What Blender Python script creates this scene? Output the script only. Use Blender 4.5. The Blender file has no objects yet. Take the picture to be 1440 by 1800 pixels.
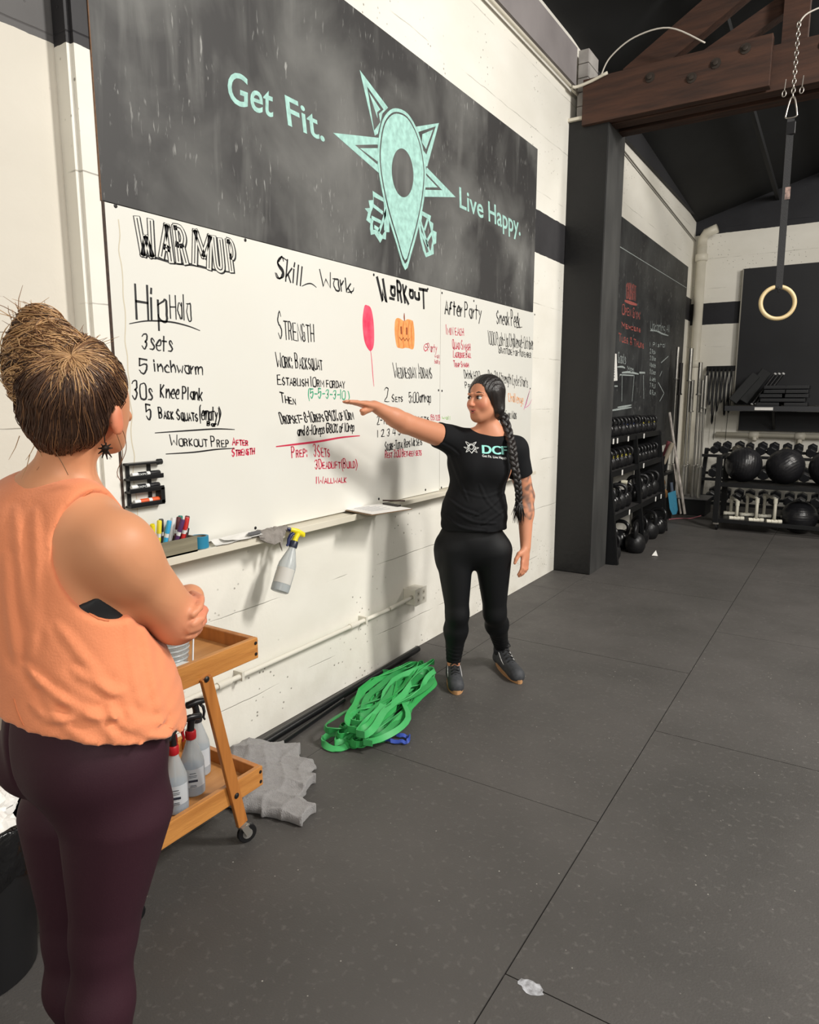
import bpy, bmesh, math, random
import numpy as np
from mathutils import Vector, Matrix, Euler
random.seed(7); R=math.radians
SC=bpy.context.scene
# ------------------------------------------------------------------ camera
CAMX,CAMZ=2.157,1.53; YAW,PITCH,FPX=R(32.6),R(9.4),1220.
cd=bpy.data.cameras.new('camera'); cam=bpy.data.objects.new('camera',cd); SC.collection.objects.link(cam)
cam.location=(CAMX,0,CAMZ); cam.rotation_euler=(R(90)-PITCH,0,YAW)
cd.sensor_fit='VERTICAL'; cd.sensor_height=24; cd.lens=24*FPX/1800; cd.clip_start=.02
SC.camera=cam
# ------------------------------------------------------------------ world, lights, exposure
w=bpy.data.worlds.new('world'); SC.world=w; w.use_nodes=True
w.node_tree.nodes['Background'].inputs[0].default_value=(.9,.93,1,1); w.node_tree.nodes['Background'].inputs[1].default_value=.25
def area(name,loc,target,sx,sy,power,col=(1,.95,.87)):
    l=bpy.data.lights.new(name,'AREA'); l.shape='RECTANGLE'; l.size=sx; l.size_y=sy; l.energy=power; l.color=col
    o=bpy.data.objects.new(name,l); SC.collection.objects.link(o); o.location=loc
    o.rotation_euler=(Vector(target)-Vector(loc)).to_track_quat('-Z','Y').to_euler(); return o
area('ceiling_or_fill_lamp',(5.0,3.35,4.7),(.9,3.0,.6),.6,1.1,420,(1,.965,.905))
area('ceiling_or_fill_lamp',(4.2,-2.6,3.2),(1.2,1.8,.8),2.4,1.2,145,(1,.965,.905))  # added soft fill from behind the camera, not a ceiling fixture
area('ceiling_or_fill_lamp',(4.4,7.4,4.2),(1.2,8.8,.6),.5,2.2,170)  # fill added to brighten the far bay
area('ceiling_or_fill_lamp',(6.5,1.5,4.1),(5.5,2,0),.5,2.4,300,(1,.965,.905))  # fill added on the right to lift floor and walls
SC.view_settings.view_transform='Standard'; SC.view_settings.look='None'; SC.view_settings.gamma=1
SC.view_settings.use_curve_mapping=False; SC.view_settings.exposure=-0.48
# ------------------------------------------------------------------ geometry helpers
_fw=Vector((-math.sin(YAW)*math.cos(PITCH),math.cos(YAW)*math.cos(PITCH),-math.sin(PITCH)))
_rt=Vector((math.cos(YAW),math.sin(YAW),0)); _up=_rt.cross(_fw); _C=Vector((CAMX,0,CAMZ))
def at(x,y,ax,v):
    'measured photo pixel -> point on the real plane  axis(ax)=v'
    d=_fw*FPX+_rt*(x-720)-_up*(y-900); return _C+d*((v-_C[ax])/d[ax])
def s2l(c):
    return tuple(((v/255)/12.92 if v/255<=.04045 else ((v/255+.055)/1.055)**2.4) for v in c[:3])
_M={}
def mat(name,col,rough=.6,metal=0,noise=None,bump=None,emit=None,alpha=None,trans=None,attr=None,sheen=0,spec=None,coat=0,sss=0):
    if name in _M: return _M[name]
    m=bpy.data.materials.new(name); m.use_nodes=True; nt=m.node_tree; b=nt.nodes['Principled BSDF']
    c=s2l(col); b.inputs['Base Color'].default_value=(*c,1); b.inputs['Roughness'].default_value=rough; b.inputs['Metallic'].default_value=metal
    if spec is not None: b.inputs['Specular IOR Level'].default_value=spec
    if coat: b.inputs['Coat Weight'].default_value=coat
    if sheen: b.inputs['Sheen Weight'].default_value=sheen
    if sss: b.inputs['Subsurface Weight'].default_value=sss; b.inputs['Subsurface Radius'].default_value=(1,.35,.2); b.inputs['Subsurface Scale'].default_value=.01
    if trans: b.inputs['Transmission Weight'].default_value=trans; b.inputs['IOR'].default_value=1.3
    if alpha is not None: b.inputs['Alpha'].default_value=alpha
    tc=nt.nodes.new('ShaderNodeTexCoord')
    src=None
    if attr:
        a=nt.nodes.new('ShaderNodeAttribute'); a.attribute_name=attr; src=a.outputs['Color']; nt.links.new(src,b.inputs['Base Color'])
    if noise:
        sc,amt,st=noise[:3]; c2=noise[3] if len(noise)>3 else None
        mp=nt.nodes.new('ShaderNodeMapping'); mp.inputs['Scale'].default_value=st; nt.links.new(tc.outputs['Object'],mp.inputs[0])
        n=nt.nodes.new('ShaderNodeTexNoise'); n.inputs['Scale'].default_value=sc; n.inputs['Detail'].default_value=6; nt.links.new(mp.outputs[0],n.inputs[0])
        rp=nt.nodes.new('ShaderNodeMapRange'); rp.inputs[1].default_value=.35; rp.inputs[2].default_value=.7; nt.links.new(n.outputs[0],rp.inputs[0])
        mx=nt.nodes.new('ShaderNodeMix'); mx.data_type='RGBA'; mu=nt.nodes.new('ShaderNodeMath'); mu.operation='MULTIPLY'; mu.inputs[1].default_value=amt
        nt.links.new(rp.outputs[0],mu.inputs[0]); nt.links.new(mu.outputs[0],mx.inputs[0])
        if src: nt.links.new(src,mx.inputs[6])
        else: mx.inputs[6].default_value=(*c,1)
        mx.inputs[7].default_value=(*(s2l(c2) if c2 else tuple(v*.3 for v in c)),1)
        nt.links.new(mx.outputs[2],b.inputs['Base Color'])
    if bump:
        sc,stg,st=bump
        mp=nt.nodes.new('ShaderNodeMapping'); mp.inputs['Scale'].default_value=st; nt.links.new(tc.outputs['Object'],mp.inputs[0])
        n=nt.nodes.new('ShaderNodeTexNoise'); n.inputs['Scale'].default_value=sc; n.inputs['Detail'].default_value=4; nt.links.new(mp.outputs[0],n.inputs[0])
        bp=nt.nodes.new('ShaderNodeBump'); bp.inputs['Strength'].default_value=stg; bp.inputs['Distance'].default_value=.01; nt.links.new(n.outputs[0],bp.inputs['Height']); nt.links.new(bp.outputs[0],b.inputs['Normal'])
    _M[name]=m; return m
O1=(1,1,1)
class MB:
    'collects shapes; build() links them as ONE mesh object'
    def __init__(s): s.v=[]; s.f=[]; s.mi=[]; s.m=0
    def _add(s,vs,fs):
        o=len(s.v); s.v+= [tuple(p) for p in vs]; s.f+=[tuple(o+i for i in f) for f in fs]; s.mi+=[s.m]*len(fs); return s
    def box(s,a,b,rot=None,piv=None,bev=0):
        x0,y0,z0=a; x1,y1,z1=b
        if bev:
            t=min(bev,(abs(x1-x0))*.45,(abs(y1-y0))*.45,(abs(z1-z0))*.45)
            vs=[];n=0
            cs=[(x,y,z) for z in (z0,z1) for y in (y0,y1) for x in (x0,x1)]
            bm=bmesh.new(); 
            vv=[bm.verts.new(c) for c in cs]
            for f in ((0,2,3,1),(4,5,7,6),(0,1,5,4),(2,6,7,3),(1,3,7,5),(0,4,6,2)): bm.faces.new([vv[i] for i in f])
            bmesh.ops.bevel(bm,geom=bm.edges[:],offset=t,segments=2,profile=.5,affect='EDGES')
            bm.verts.index_update(); vs=[v.co.copy() for v in bm.verts]; fs=[[v.index for v in f.verts] for f in bm.faces]; bm.free()
        else:
            vs=[Vector((x,y,z)) for z in (z0,z1) for y in (y0,y1) for x in (x0,x1)]
            fs=[(0,2,3,1),(4,5,7,6),(0,1,5,4),(2,6,7,3),(1,3,7,5),(0,4,6,2)]
        if rot is not None:
            p=Vector(piv) if piv is not None else Vector(((x0+x1)/2,(y0+y1)/2,(z0+z1)/2))
            vs=[rot@(Vector(v)-p)+p for v in vs]
        return s._add(vs,fs)
    def beam(s,p,q,w,h,upv=(0,0,1),bev=0):
        'box running from p to q, section w x h'
        p=Vector(p);q=Vector(q);d=(q-p); L=d.length; d.normalize(); u=Vector(upv); sd=d.cross(u).normalized(); u=sd.cross(d)
        t=MB().box((-w/2,0,-h/2),(w/2,L,h/2),bev=bev); Mx=Matrix((sd,d,u)).transposed()
        return s._add([Mx@Vector(v)+p for v in t.v],t.f)
    def tube(s,pts,r,n=8,cap=True,closed=False,flat=None):
        pts=[Vector(p) for p in pts]; N=len(pts); rs=r if isinstance(r,(list,tuple)) else [r]*N
        T=[]
        for i in range(N):
            if closed: d=pts[(i+1)%N]-pts[i-1]
            else: d=pts[min(i+1,N-1)]-pts[max(i-1,0)]
            T.append(d.normalized() if d.length>1e-9 else Vector((0,0,1)))
        u=T[0].orthogonal().normalized(); vs=[]
        for i in range(N):
            u=(u-T[i]*u.dot(T[i])); u=u.normalized() if u.length>1e-6 else T[i].orthogonal().normalized(); v=T[i].cross(u)
            for k in range(n):
                a=2*math.pi*k/n; vs.append(pts[i]+(u*math.cos(a)+v*math.sin(a)*(flat or 1))*rs[i])
        fs=[]
        for i in range(N if closed else N-1):
            j=(i+1)%N
            for k in range(n): fs.append((i*n+k,i*n+(k+1)%n,j*n+(k+1)%n,j*n+k))
        if cap and not closed: fs+=[tuple(range(n-1,-1,-1)),tuple((N-1)*n+k for k in range(n))]
        return s._add(vs,fs)
    def lathe(s,prof,n=16,M=None,sx=1,sy=1,caps=True):
        vs=[];fs=[]
        for r,z in prof:
            for k in range(n):
                a=2*math.pi*k/n; vs.append(Vector((r*sx*math.cos(a),r*sy*math.sin(a),z)))
        for i in range(len(prof)-1):
            for k in range(n): fs.append((i*n+k,i*n+(k+1)%n,(i+1)*n+(k+1)%n,(i+1)*n+k))
        if caps: fs+=[tuple(range(n-1,-1,-1)),tuple((len(prof)-1)*n+k for k in range(n))]
        if M is not None: vs=[M@v for v in vs]
        return s._add(vs,fs)
    def ball(s,c,r,n=16,m=10,M=None):
        rr=r if isinstance(r,(tuple,list)) else (r,r,r)
        pr=[(max(math.sin(math.pi*i/m),.02),-math.cos(math.pi*i/m)) for i in range(m+1)]
        t=MB().lathe(pr,n); c=Vector(c)
        vs=[Vector((v[0]*rr[0],v[1]*rr[1],v[2]*rr[2])) for v in t.v]
        if M is not None: vs=[M@v for v in vs]
        return s._add([v+c for v in vs],t.f)
    def poly(s,pts,thick,nrm):
        'flat polygon (concave ok) extruded by thick along nrm'
        bm=bmesh.new(); n=Vector(nrm)
        vs=[bm.verts.new(Vector(p)+n*thick) for p in pts]
        try: f=bm.faces.new(vs)
        except ValueError: bm.free(); return s
        f.normal_update(); bmesh.ops.triangulate(bm,faces=[f],ngon_method='EAR_CLIP')
        bm.verts.index_update(); V=[v.co.copy() for v in bm.verts]; F=[[v.index for v in f.verts] for f in bm.faces]; bm.free()
        k=len(V); V2=V+[v-n*thick for v in V]
        F2=F+[(i,(i+1)%k,k+(i+1)%k,k+i) for i in range(k)]
        return s._add(V2,F2)
    def strip(s,pts,w,nrm,thick=.0004,taper=False):
        'marker / chalk stroke lying on a plane with normal nrm'
        P=[Vector(p) for p in pts]; n=Vector(nrm); N=len(P)
        if N<2: return s
        L=[];Rr=[]
        for i in range(N):
            d=(P[min(i+1,N-1)]-P[max(i-1,0)])
            if d.length<1e-7: d=Vector((0,1,0))
            d.normalize(); sd=n.cross(d)*w/2*(1 if not taper else (.45+.55*math.sin(math.pi*min(1,(i+.6)/N))))
            e=d*w*.3*(-1 if i==0 else 1 if i==N-1 else 0)
            L.append(P[i]+e+sd+n*thick);Rr.append(P[i]+e-sd+n*thick)
        return s._add(L+Rr,[(i,i+1,N+i+1,N+i) for i in range(N-1)])
    def build(s,name,m,parent=None,smooth=False,org=None,col=None):
        me=bpy.data.meshes.new(name); org=Vector(org) if org is not None else Vector((0,0,0))
        me.from_pydata([Vector(v)-org for v in s.v],[],s.f)
        for x in (m if isinstance(m,(list,tuple)) else [m]): me.materials.append(x)
        me.polygons.foreach_set('material_index',s.mi)
        if smooth:
            me.polygons.foreach_set('use_smooth',[True]*len(me.polygons)); 
            if smooth!=True: me.set_sharp_from_angle(angle=R(smooth))
        me.update(); o=bpy.data.objects.new(name,me); SC.collection.objects.link(o); o.location=org
        if parent: o.parent=parent; o.location=org
        return o
def empty(name,loc,label,cat,group=None,rz=0):
    o=bpy.data.objects.new(name,None); SC.collection.objects.link(o); o.location=loc; o.rotation_euler.z=rz; o.empty_display_size=.1
    return tag(o,label,cat,group)
def tag(o,label,cat,group=None):
    o['label']=label; o['category']=cat
    if group: o['group']=group
    return o
def struct(o): o['kind']='structure'; return o
def dup(o,parent=None,loc=None,rot=None,label=None):
    c=o.copy(); SC.collection.objects.link(c)
    if parent: c.parent=parent
    if loc is not None: c.location=loc
    if rot is not None: c.rotation_euler=rot
    if label: c['label']=label
    for ch in list(o.children): dup(ch,c)
    return c
def crom(P,k=4,closed=False):
    P=[Vector(p) for p in P]; n=len(P)
    if n<3: return P
    out=[]
    for i in range(n if closed else n-1):
        a=P[(i-1)%n] if closed or i>0 else P[0]; b=P[i]; c=P[(i+1)%n]; d=P[(i+2)%n] if closed or i<n-2 else P[n-1]
        for j in range(k):
            t=j/k; out.append(.5*((2*b)+(c-a)*t+(2*a-5*b+4*c-d)*t*t+(3*b-a-3*c+d)*t**3))
    if not closed: out.append(P[-1])
    return out
# ------------------------------------------------------------------ setting materials
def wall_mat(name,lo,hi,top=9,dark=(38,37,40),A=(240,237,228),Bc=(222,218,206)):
    m=bpy.data.materials.new(name); m.use_nodes=True; nt=m.node_tree; N=nt.nodes; K=nt.links; b=N['Principled BSDF']; b.inputs['Roughness'].default_value=.65
    g=N.new('ShaderNodeNewGeometry'); sp=N.new('ShaderNodeSeparateXYZ'); K.new(g.outputs['Position'],sp.inputs[0])
    def nz(sc,st=(1,1,1),det=5):
        mp=N.new('ShaderNodeMapping'); mp.inputs['Scale'].default_value=st; K.new(g.outputs['Position'],mp.inputs[0])
        n=N.new('ShaderNodeTexNoise'); n.inputs['Scale'].default_value=sc; n.inputs['Detail'].default_value=det; K.new(mp.outputs[0],n.inputs[0]); return n.outputs[0]
    def ma(op,a,b2=None,c=None):
        x=N.new('ShaderNodeMath'); x.operation=op
        for i,v in enumerate((a,b2,c)):
            if v is None: continue
            if isinstance(v,(int,float)): x.inputs[i].default_value=v
            else: K.new(v,x.inputs[i])
        return x.outputs[0]
    def rng(v,a,b2,c=0,d=1):
        x=N.new('ShaderNodeMapRange'); x.inputs[1].default_value=a;x.inputs[2].default_value=b2;x.inputs[3].default_value=c;x.inputs[4].default_value=d; K.new(v,x.inputs[0]); return x.outputs[0]
    def mix(f,a,c):
        x=N.new('ShaderNodeMix'); x.data_type='RGBA'; K.new(f,x.inputs[0])
        for i,v in ((6,a),(7,c)):
            if isinstance(v,tuple): x.inputs[i].default_value=(*s2l(v),1)
            else: K.new(v,x.inputs[i])
        return x.outputs[2]
    z=sp.outputs[2]; zz=ma('ADD',z,ma('MULTIPLY',ma('SUBTRACT',nz(14),.5),.012))
    inb=ma('MULTIPLY',ma('GREATER_THAN',zz,lo),ma('LESS_THAN',zz,hi)); inb=ma('MAXIMUM',inb,ma('GREATER_THAN',zz,top))
    # board-formed concrete: joint lines every ~0.4 m, broken up by noise
    zl=ma('ADD',z,ma('MULTIPLY',ma('SUBTRACT',nz(3),.5),.03)); fr=ma('FRACT',ma('MULTIPLY',zl,2.45)); d=ma('ABSOLUTE',ma('SUBTRACT',fr,.5))
    line=ma('MULTIPLY',rng(d,.008,.0,0,1),rng(nz(5,(1,.6,.2)),.45,.6))
    vo=N.new('ShaderNodeTexVoronoi'); vo.inputs['Scale'].default_value=26; K.new(g.outputs['Position'],vo.inputs[0])
    pit=ma('MULTIPLY',rng(vo.outputs[0],.16,.08),rng(nz(2.2),.52,.6))
    base=mix(rng(nz(1.6,(1,1,2)),.35,.75,0,.55),A,Bc); base=mix(ma('MULTIPLY',line,.75),base,(150,146,136)); base=mix(ma('MULTIPLY',pit,.8),base,(120,112,102))
    foot=ma('MULTIPLY',rng(z,.5,.0,0,.45),rng(nz(7),.4,.65)); base=mix(ma('MULTIPLY',foot,.5),base,(186,178,162))
    dk=mix(rng(nz(3),.3,.8,0,.6),dark,tuple(min(255,c+22) for c in dark)); K.new(mix(inb,base,dk),b.inputs['Base Color'])
    h=ma('SUBTRACT',ma('ADD',ma('MULTIPLY',nz(9),.35),ma('MULTIPLY',nz(60),.10)),ma('ADD',ma('MULTIPLY',line,.5),ma('MULTIPLY',pit,.6)))
    bp=N.new('ShaderNodeBump'); bp.inputs['Strength'].default_value=.5; bp.inputs['Distance'].default_value=.012; K.new(h,bp.inputs['Height']); K.new(bp.outputs[0],b.inputs['Normal'])
    return m
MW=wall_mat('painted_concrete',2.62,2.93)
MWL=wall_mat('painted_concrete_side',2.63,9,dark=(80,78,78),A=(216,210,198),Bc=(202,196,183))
MWB=wall_mat('painted_concrete_back',2.56,2.86,top=3.80,dark=(24,25,31))
black=mat('black_metal',(24,25,27),.42,.3); satin=mat('black_paint',(30,30,32),.6,noise=(4,.35,O1,(58,57,56)))
# walls
WF=-.02
struct(MB().box((WF-.2,1.42,0),(WF,11.2,4.6)).build('wall_left',MW))
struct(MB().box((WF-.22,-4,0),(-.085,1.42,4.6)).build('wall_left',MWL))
struct(MB().box((-.3,11.0,0),(9,11.2,7.2)).build('wall_back',MWB))
struct(MB().box((9,-4,0),(9.2,11.2,7.4)).build('wall_right',MW))
struct(MB().box((-.3,-4.2,0),(9.2,-4,7.2)).build('wall_front',MW))
# furring post along the board's left end (recess side face + white strip)
tp=MB().box((WF-.08,1.435,0),(-.004,1.5,4.4)); struct(tp.build('trim_1',MW))
# floor : rubber mats in staggered columns
fm=bpy.data.materials.new('rubber_mat'); fm.use_nodes=True
def rubber(m):
    nt=m.node_tree;N=nt.nodes;K=nt.links;b=N['Principled BSDF']; g=N.new('ShaderNodeNewGeometry')
    def nz(sc,det=6):
        n=N.new('ShaderNodeTexNoise'); n.inputs['Scale'].default_value=sc; n.inputs['Detail'].default_value=det; K.new(g.outputs['Position'],n.inputs[0]); return n.outputs[0]
    def rng(v,a,b2,c=0,d=1):
        x=N.new('ShaderNodeMapRange'); x.inputs[1].default_value=a;x.inputs[2].default_value=b2;x.inputs[3].default_value=c;x.inputs[4].default_value=d; K.new(v,x.inputs[0]); return x.outputs[0]
    def mix(f,a,c):
        x=N.new('ShaderNodeMix'); x.data_type='RGBA'; K.new(f,x.inputs[0])
        for i,v in ((6,a),(7,c)):
            if isinstance(v,tuple): x.inputs[i].default_value=(*s2l(v),1)
            else: K.new(v,x.inputs[i])
        return x.outputs[2]
    def mul(a,c):
        x=N.new('ShaderNodeMath'); x.operation='MULTIPLY'; K.new(a,x.inputs[0]); 
        if isinstance(c,float): x.inputs[1].default_value=c
        else: K.new(c,x.inputs[1])
        return x.outputs[0]
    base=mix(rng(nz(1.3),.3,.7),(70,68,66),(85,82,80)); base=mix(mul(rng(nz(45),.58,.72),.5),base,(106,103,100))
    v=N.new('ShaderNodeTexVoronoi'); v.inputs['Scale'].default_value=30; K.new(g.outputs['Position'],v.inputs[0])
    sp=mul(rng(v.outputs[0],.09,.04),rng(nz(5),.52,.62)); base=mix(mul(sp,.8),base,(190,186,178))
    K.new(base,b.inputs['Base Color']); b.inputs['Specular IOR Level'].default_value=.35; K.new(rng(nz(6),.3,.8,.5,.72),b.inputs['Roughness'])
    bp=N.new('ShaderNodeBump'); bp.inputs['Strength'].default_value=.35; bp.inputs['Distance'].default_value=.003; K.new(nz(160),bp.inputs['Height']); K.new(bp.outputs[0],b.inputs['Normal'])
rubber(fm)
fl=struct(MB().box((-.3,-4,-.2),(9,11.2,-.012)).build('floor',mat('slab',(40,39,38),.9)))
cols=[(-.02,.29,.3),(.29,1.49,.68),(1.49,2.69,1.52),(2.69,3.89,.7),(3.89,5.09,1.5),(5.09,6.29,.7),(6.29,7.49,1.5),(7.49,9,.7)]
for x0,x1,ph in cols:
    y=ph-1.64*3
    while y<11:
        a=max(y,-4); b=min(y+1.64,11)
        if b>a+.05:
            dz=random.uniform(0,.0016)
            MB().box((x0+.0022,a+.0022,-.012),(x1-.0022,b-.0022,-.0016+dz)).build('rubber_mat',fm,fl)
        y+=1.64
# ceiling, rising away from the left wall, with purlins
cm=mat('dark_ceiling',(17,18,20),.8,noise=(2,.5,O1,(34,36,38)))
def cz(x,y): return 4.27-max(0,y-5.8)*.07+.30*max(0,x)
c=MB(); ys=[-4.2,5.8,11.2]; xs=[-.3,9.2]
vs=[(x,y,cz(x,y)+dz) for dz in (0,.12) for y in ys for x in xs]
c._add(vs,[(0,2,3,1),(2,4,5,3),(6,7,9,8),(8,9,11,10),(0,1,7,6),(4,10,11,5),(0,6,8,2),(2,8,10,4),(1,3,9,7),(3,5,11,9)])
ce=struct(c.build('ceiling',cm))
for x in (1.0,1.65,2.3,2.95,3.6,4.4,5.2,6.0):
    MB().beam((x,5.8,cz(x,5.8)-.03),(x,11,cz(x,11)-.03),.04,.07).build('purlin',mat('purlin_paint',(30,31,33),.7),ce)
    MB().beam((x,-4,cz(x,0)-.03),(x,5.7,cz(x,5.7)-.03),.04,.07).build('purlin',mat('purlin_paint',(30,31,33),.7),ce)
# ledger board + conduit high on the left wall
led=mat('ledger_paint',(148,142,142),.7,noise=(3,.4,O1,(110,104,106)))
struct(MB().box((WF,-1,3.985),(.03,5.8,4.262)).build('trim_2',led))
MB_=MB().tube(crom([(.02,-1,3.955),(.02,5.4,3.955),(.03,5.68,3.94),(.13,5.74,3.96),(.3,5.74,4.0)]),.012)
tag(MB_.build('conduit',mat('cream_paint',(214,208,192),.5),smooth=True),'thin cream conduit along the top of the wall above the board','conduit')
# upper trim past the column
struct(MB().box((WF,6.3,4.02),(.02,11,4.3)).build('trim_3',mat('dark_trim',(40,40,44),.7)))
tag(MB().tube([(.0,6.35,3.96),(.0,10.9,3.72)],.008).build('cable',mat('grey_cable',(120,116,108),.6)),'thin cable clipped along the wall above the far chalkboard','cable')
# column between the two bays
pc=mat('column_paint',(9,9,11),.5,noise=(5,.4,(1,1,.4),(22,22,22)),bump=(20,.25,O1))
co=empty('column',(.15,6.0,0),'tall black painted square column dividing the wall, right of the coach','column')
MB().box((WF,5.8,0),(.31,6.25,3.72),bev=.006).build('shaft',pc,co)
MB().box((.31,5.803,0),(.3115,6.247,3.70)).build('lit_side_face',mat('column_side_lit',(52,52,52),.6,noise=(6,.6,(1,1,.3),(80,80,78))),co)  # paler coat: brighter light on this side painted in, shaft kept darker
MB().box((WF-.01,5.775,3.72),(.325,6.27,3.745),bev=.004).build('cap',mat('cream_paint',(214,208,192),.5),co)
gb=mat('grey_brick',(176,172,168),.7,noise=(9,.5,O1,(120,114,112)))
for k in range(5): MB().box((.02,5.86,3.748+.105*k),(.105,6.1,3.848+.105*k),bev=.004).build('brick',gb,co)
for o in list(co.children): o.location-=co.location
# plumbing in the far corner
wp=mat('white_pipe',(216,211,196),.45,noise=(6,.3,O1,(180,172,155)))
pp=empty('drain_pipe',(.11,10.85,0),'fat cream drain pipe running up the far corner','pipe')
MB().tube([(.11,10.85,.0),(.11,10.85,3.62)],.065,16).build('pipe_run',wp,pp,True)
MB().tube([(.11,10.85,3.62),(.11,10.85,3.72),(.16,10.82,3.79),(.3,10.8,3.83)],.062,16).build('elbow',wp,pp,True)
for z in (1.95,3.42): MB().lathe([(.07,0),(.083,.01),(.083,.09),(.07,.1)],16,Matrix.Translation((.11,10.85,z))).build('coupling',wp,pp,True)
for o in list(pp.children): o.location-=pp.location
hp=empty('sprinkler_pipe',(1,10.93,1.0),'horizontal cream pipe with tees low on the far wall','pipe')
MB().tube([(.45,10.93,1.0),(5,10.93,1.0)],.035,12).build('pipe_run',wp,hp,True)
for x in (.95,1.52,2.4): MB().tube([(x-.06,10.93,1.0),(x+.06,10.93,1.0)],.052,12).build('tee',wp,hp,True)
MB().tube([(1.52,10.93,1.0),(1.52,10.93,.3)],.03,10).build('branch',wp,hp,True); MB().tube([(.95,10.93,1.0),(.97,10.86,.93)],.028,10).build('branch',wp,hp,True)
for o in list(hp.children): o.location-=hp.location
# truss
tw=mat('timber',(74,47,34),.75,noise=(3,.75,(1,9,9),(38,25,20)),bump=(8,.4,(1,8,8)))
tw2=mat('timber_light',(160,98,58),.65,noise=(3,.6,(1,8,8),(98,56,34)))
tr=empty('timber_truss',(1.5,5.9,3.66),'heavy brown timber roof truss above the black column','truss')
def tb(nm,*a,**k): o=MB().beam(*a,**k).build(nm,tw,tr); return o
MB().box((.1,5.76,3.665),(1.44,5.84,4.0),bev=.004).build('splice_plate',tw,tr)
MB().box((.1,5.86,3.66),(6.5,5.98,3.96),bev=.004).build('chord',tw,tr)
MB().box((.1,6.06,3.66),(6.5,6.18,3.96),bev=.004).build('chord',tw,tr)
tb('web',(.42,5.95,3.98),(1.9,5.95,4.86),.1,.2); tb('web',(.86,6.02,3.98),(2.5,6.02,4.75),.1,.12)
tb('web',(1.56,5.93,3.96),(1.56,5.93,4.6),.1,.16,upv=(1,0,0)); tb('web',(3.2,5.93,3.96),(1.75,5.93,4.7),.1,.16)
bo=mat('bolt_steel',(70,62,56),.6,.5,noise=(20,.5,O1))
for x,z in ((.62,3.9),(.92,3.83),(1.08,3.89),(1.27,3.94),(1.75,3.89)):
    M=Matrix.Translation((x,5.76 if x<1.4 else 5.86,z))@Matrix.Rotation(R(90),4,'X')
    MB().lathe([(.036,-.002),(.036,.005),(.018,.006),(.018,.02),(.01,.022)],12,M).build('bolt',bo,tr,30)
for o in list(tr.children): o.location-=tr.location
cab=MB().tube(crom([(.25,5.74,3.99),(.32,5.73,4.1),(.5,5.72,4.19),(.75,5.72,4.19),(1.0,5.75,4.04)],6),.006,6)
tag(cab.build('cable',mat('white_cable',(206,200,190),.5),smooth=True),'white cable arching over the left end of the timber truss','cable')
# ------------------------------------------------------------------ hand lettering: one-stroke font (baseline y=2, cap 8, x-height 6)
G={'A':'4|022842 1434','B':'4|0208 ~0828373625052534332202','C':'4|~3728071403123233','D':'4|0208 ~08283744332202','E':'4|38080242 0535','F':'4|380802 0535',
'G':'4|~37280714031232343525','H':'4|0208 4842 0545','I':'1|0208','J':'3|~383312130304','K':'4|0208 3805 0532','L':'3|080232','M':'5|0208345852','N':'4|02084248',
'O':'4|~280703123243473828','P':'4|0208 ~08283736250505','Q':'4|~180703123237382818 2341','R':'4|0208 ~082837362505 2532','S':'4|~37281706153433221203','T':'4|0848 2822','U':'4|~080312324348',
'V':'4|082248','W':'6|0812355268','X':'4|0842 4802','Y':'4|082548 2522','Z':'4|08480242',
'a':'3|~3516041322333536 3632','b':'3|0802 ~04152534322202','c':'3|~352615041232','d':'3|3832 ~34250513223334','e':'3|~0434362615041232','f':'3|~382817150402 0525','g':'3|~361604133335 ~36312010','h':'3|0802 ~0415263432','i':'1|0602 0708',
'j':'2|~262110 2728','k':'3|0802 3603 1432','l':'1|0802','m':'5|0602 ~04162622 ~24365652','n':'3|0602 ~0415263432','o':'3|~160412323436261606','p':'3|0600 ~05263634321203','q':'3|3630 ~35160413223334','r':'2|0602 ~041526','s':'3|~352616152433221202',
't':'3|1812 0636','u':'3|~060312323436 3632','v':'3|061236','w':'4|0612243246','x':'3|0632 3602','y':'3|0614 3600','z':'3|06360232',
'0':'4|~280703123243473828','1':'1|0802','2':'4|~07183837240242','3':'4|~07183836252534221203','4':'4|18043444 3832','5':'4|3808 0805 ~05263634221203','6':'4|~38150403123233342504','7':'4|084812','8':'4|~2506172837362504031232433425','9':'4|~34250617383735 3532',
'(':'2|~280602121 ~212011','@':'5|~44354322131535 ~354455575808041222','%':'4|4802 ~0818170708 ~3343423233','=':'3|0636 0434','-':'3|0535','/':'3|0238','&':'4|~42172837143203122244','!':'1|0804 0302','.':'1|0203',':':'1|0203 0506','+':'3|0434 1612',
')':'2|~1827232211001','*':'3|0434 1612 0632','_':'3|0232',"'":'1|0807',' ':'2|','~':'3|~041524'}
def glyph(ch):
    g=G.get(ch) or G.get(ch.upper()) or G[' ']; w,s=g.split('|'); out=[]
    for st in s.split():
        sm=st[0]=='~'; st=st.strip('~'); 
        if len(st)%2: st=st[:-1]
        P=[Vector((int(st[i]),int(st[i+1])-2,0)) for i in range(0,len(st)-1,2)]
        if sm: P=crom(P,3)
        out.append(P)
    return int(w),out
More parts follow.
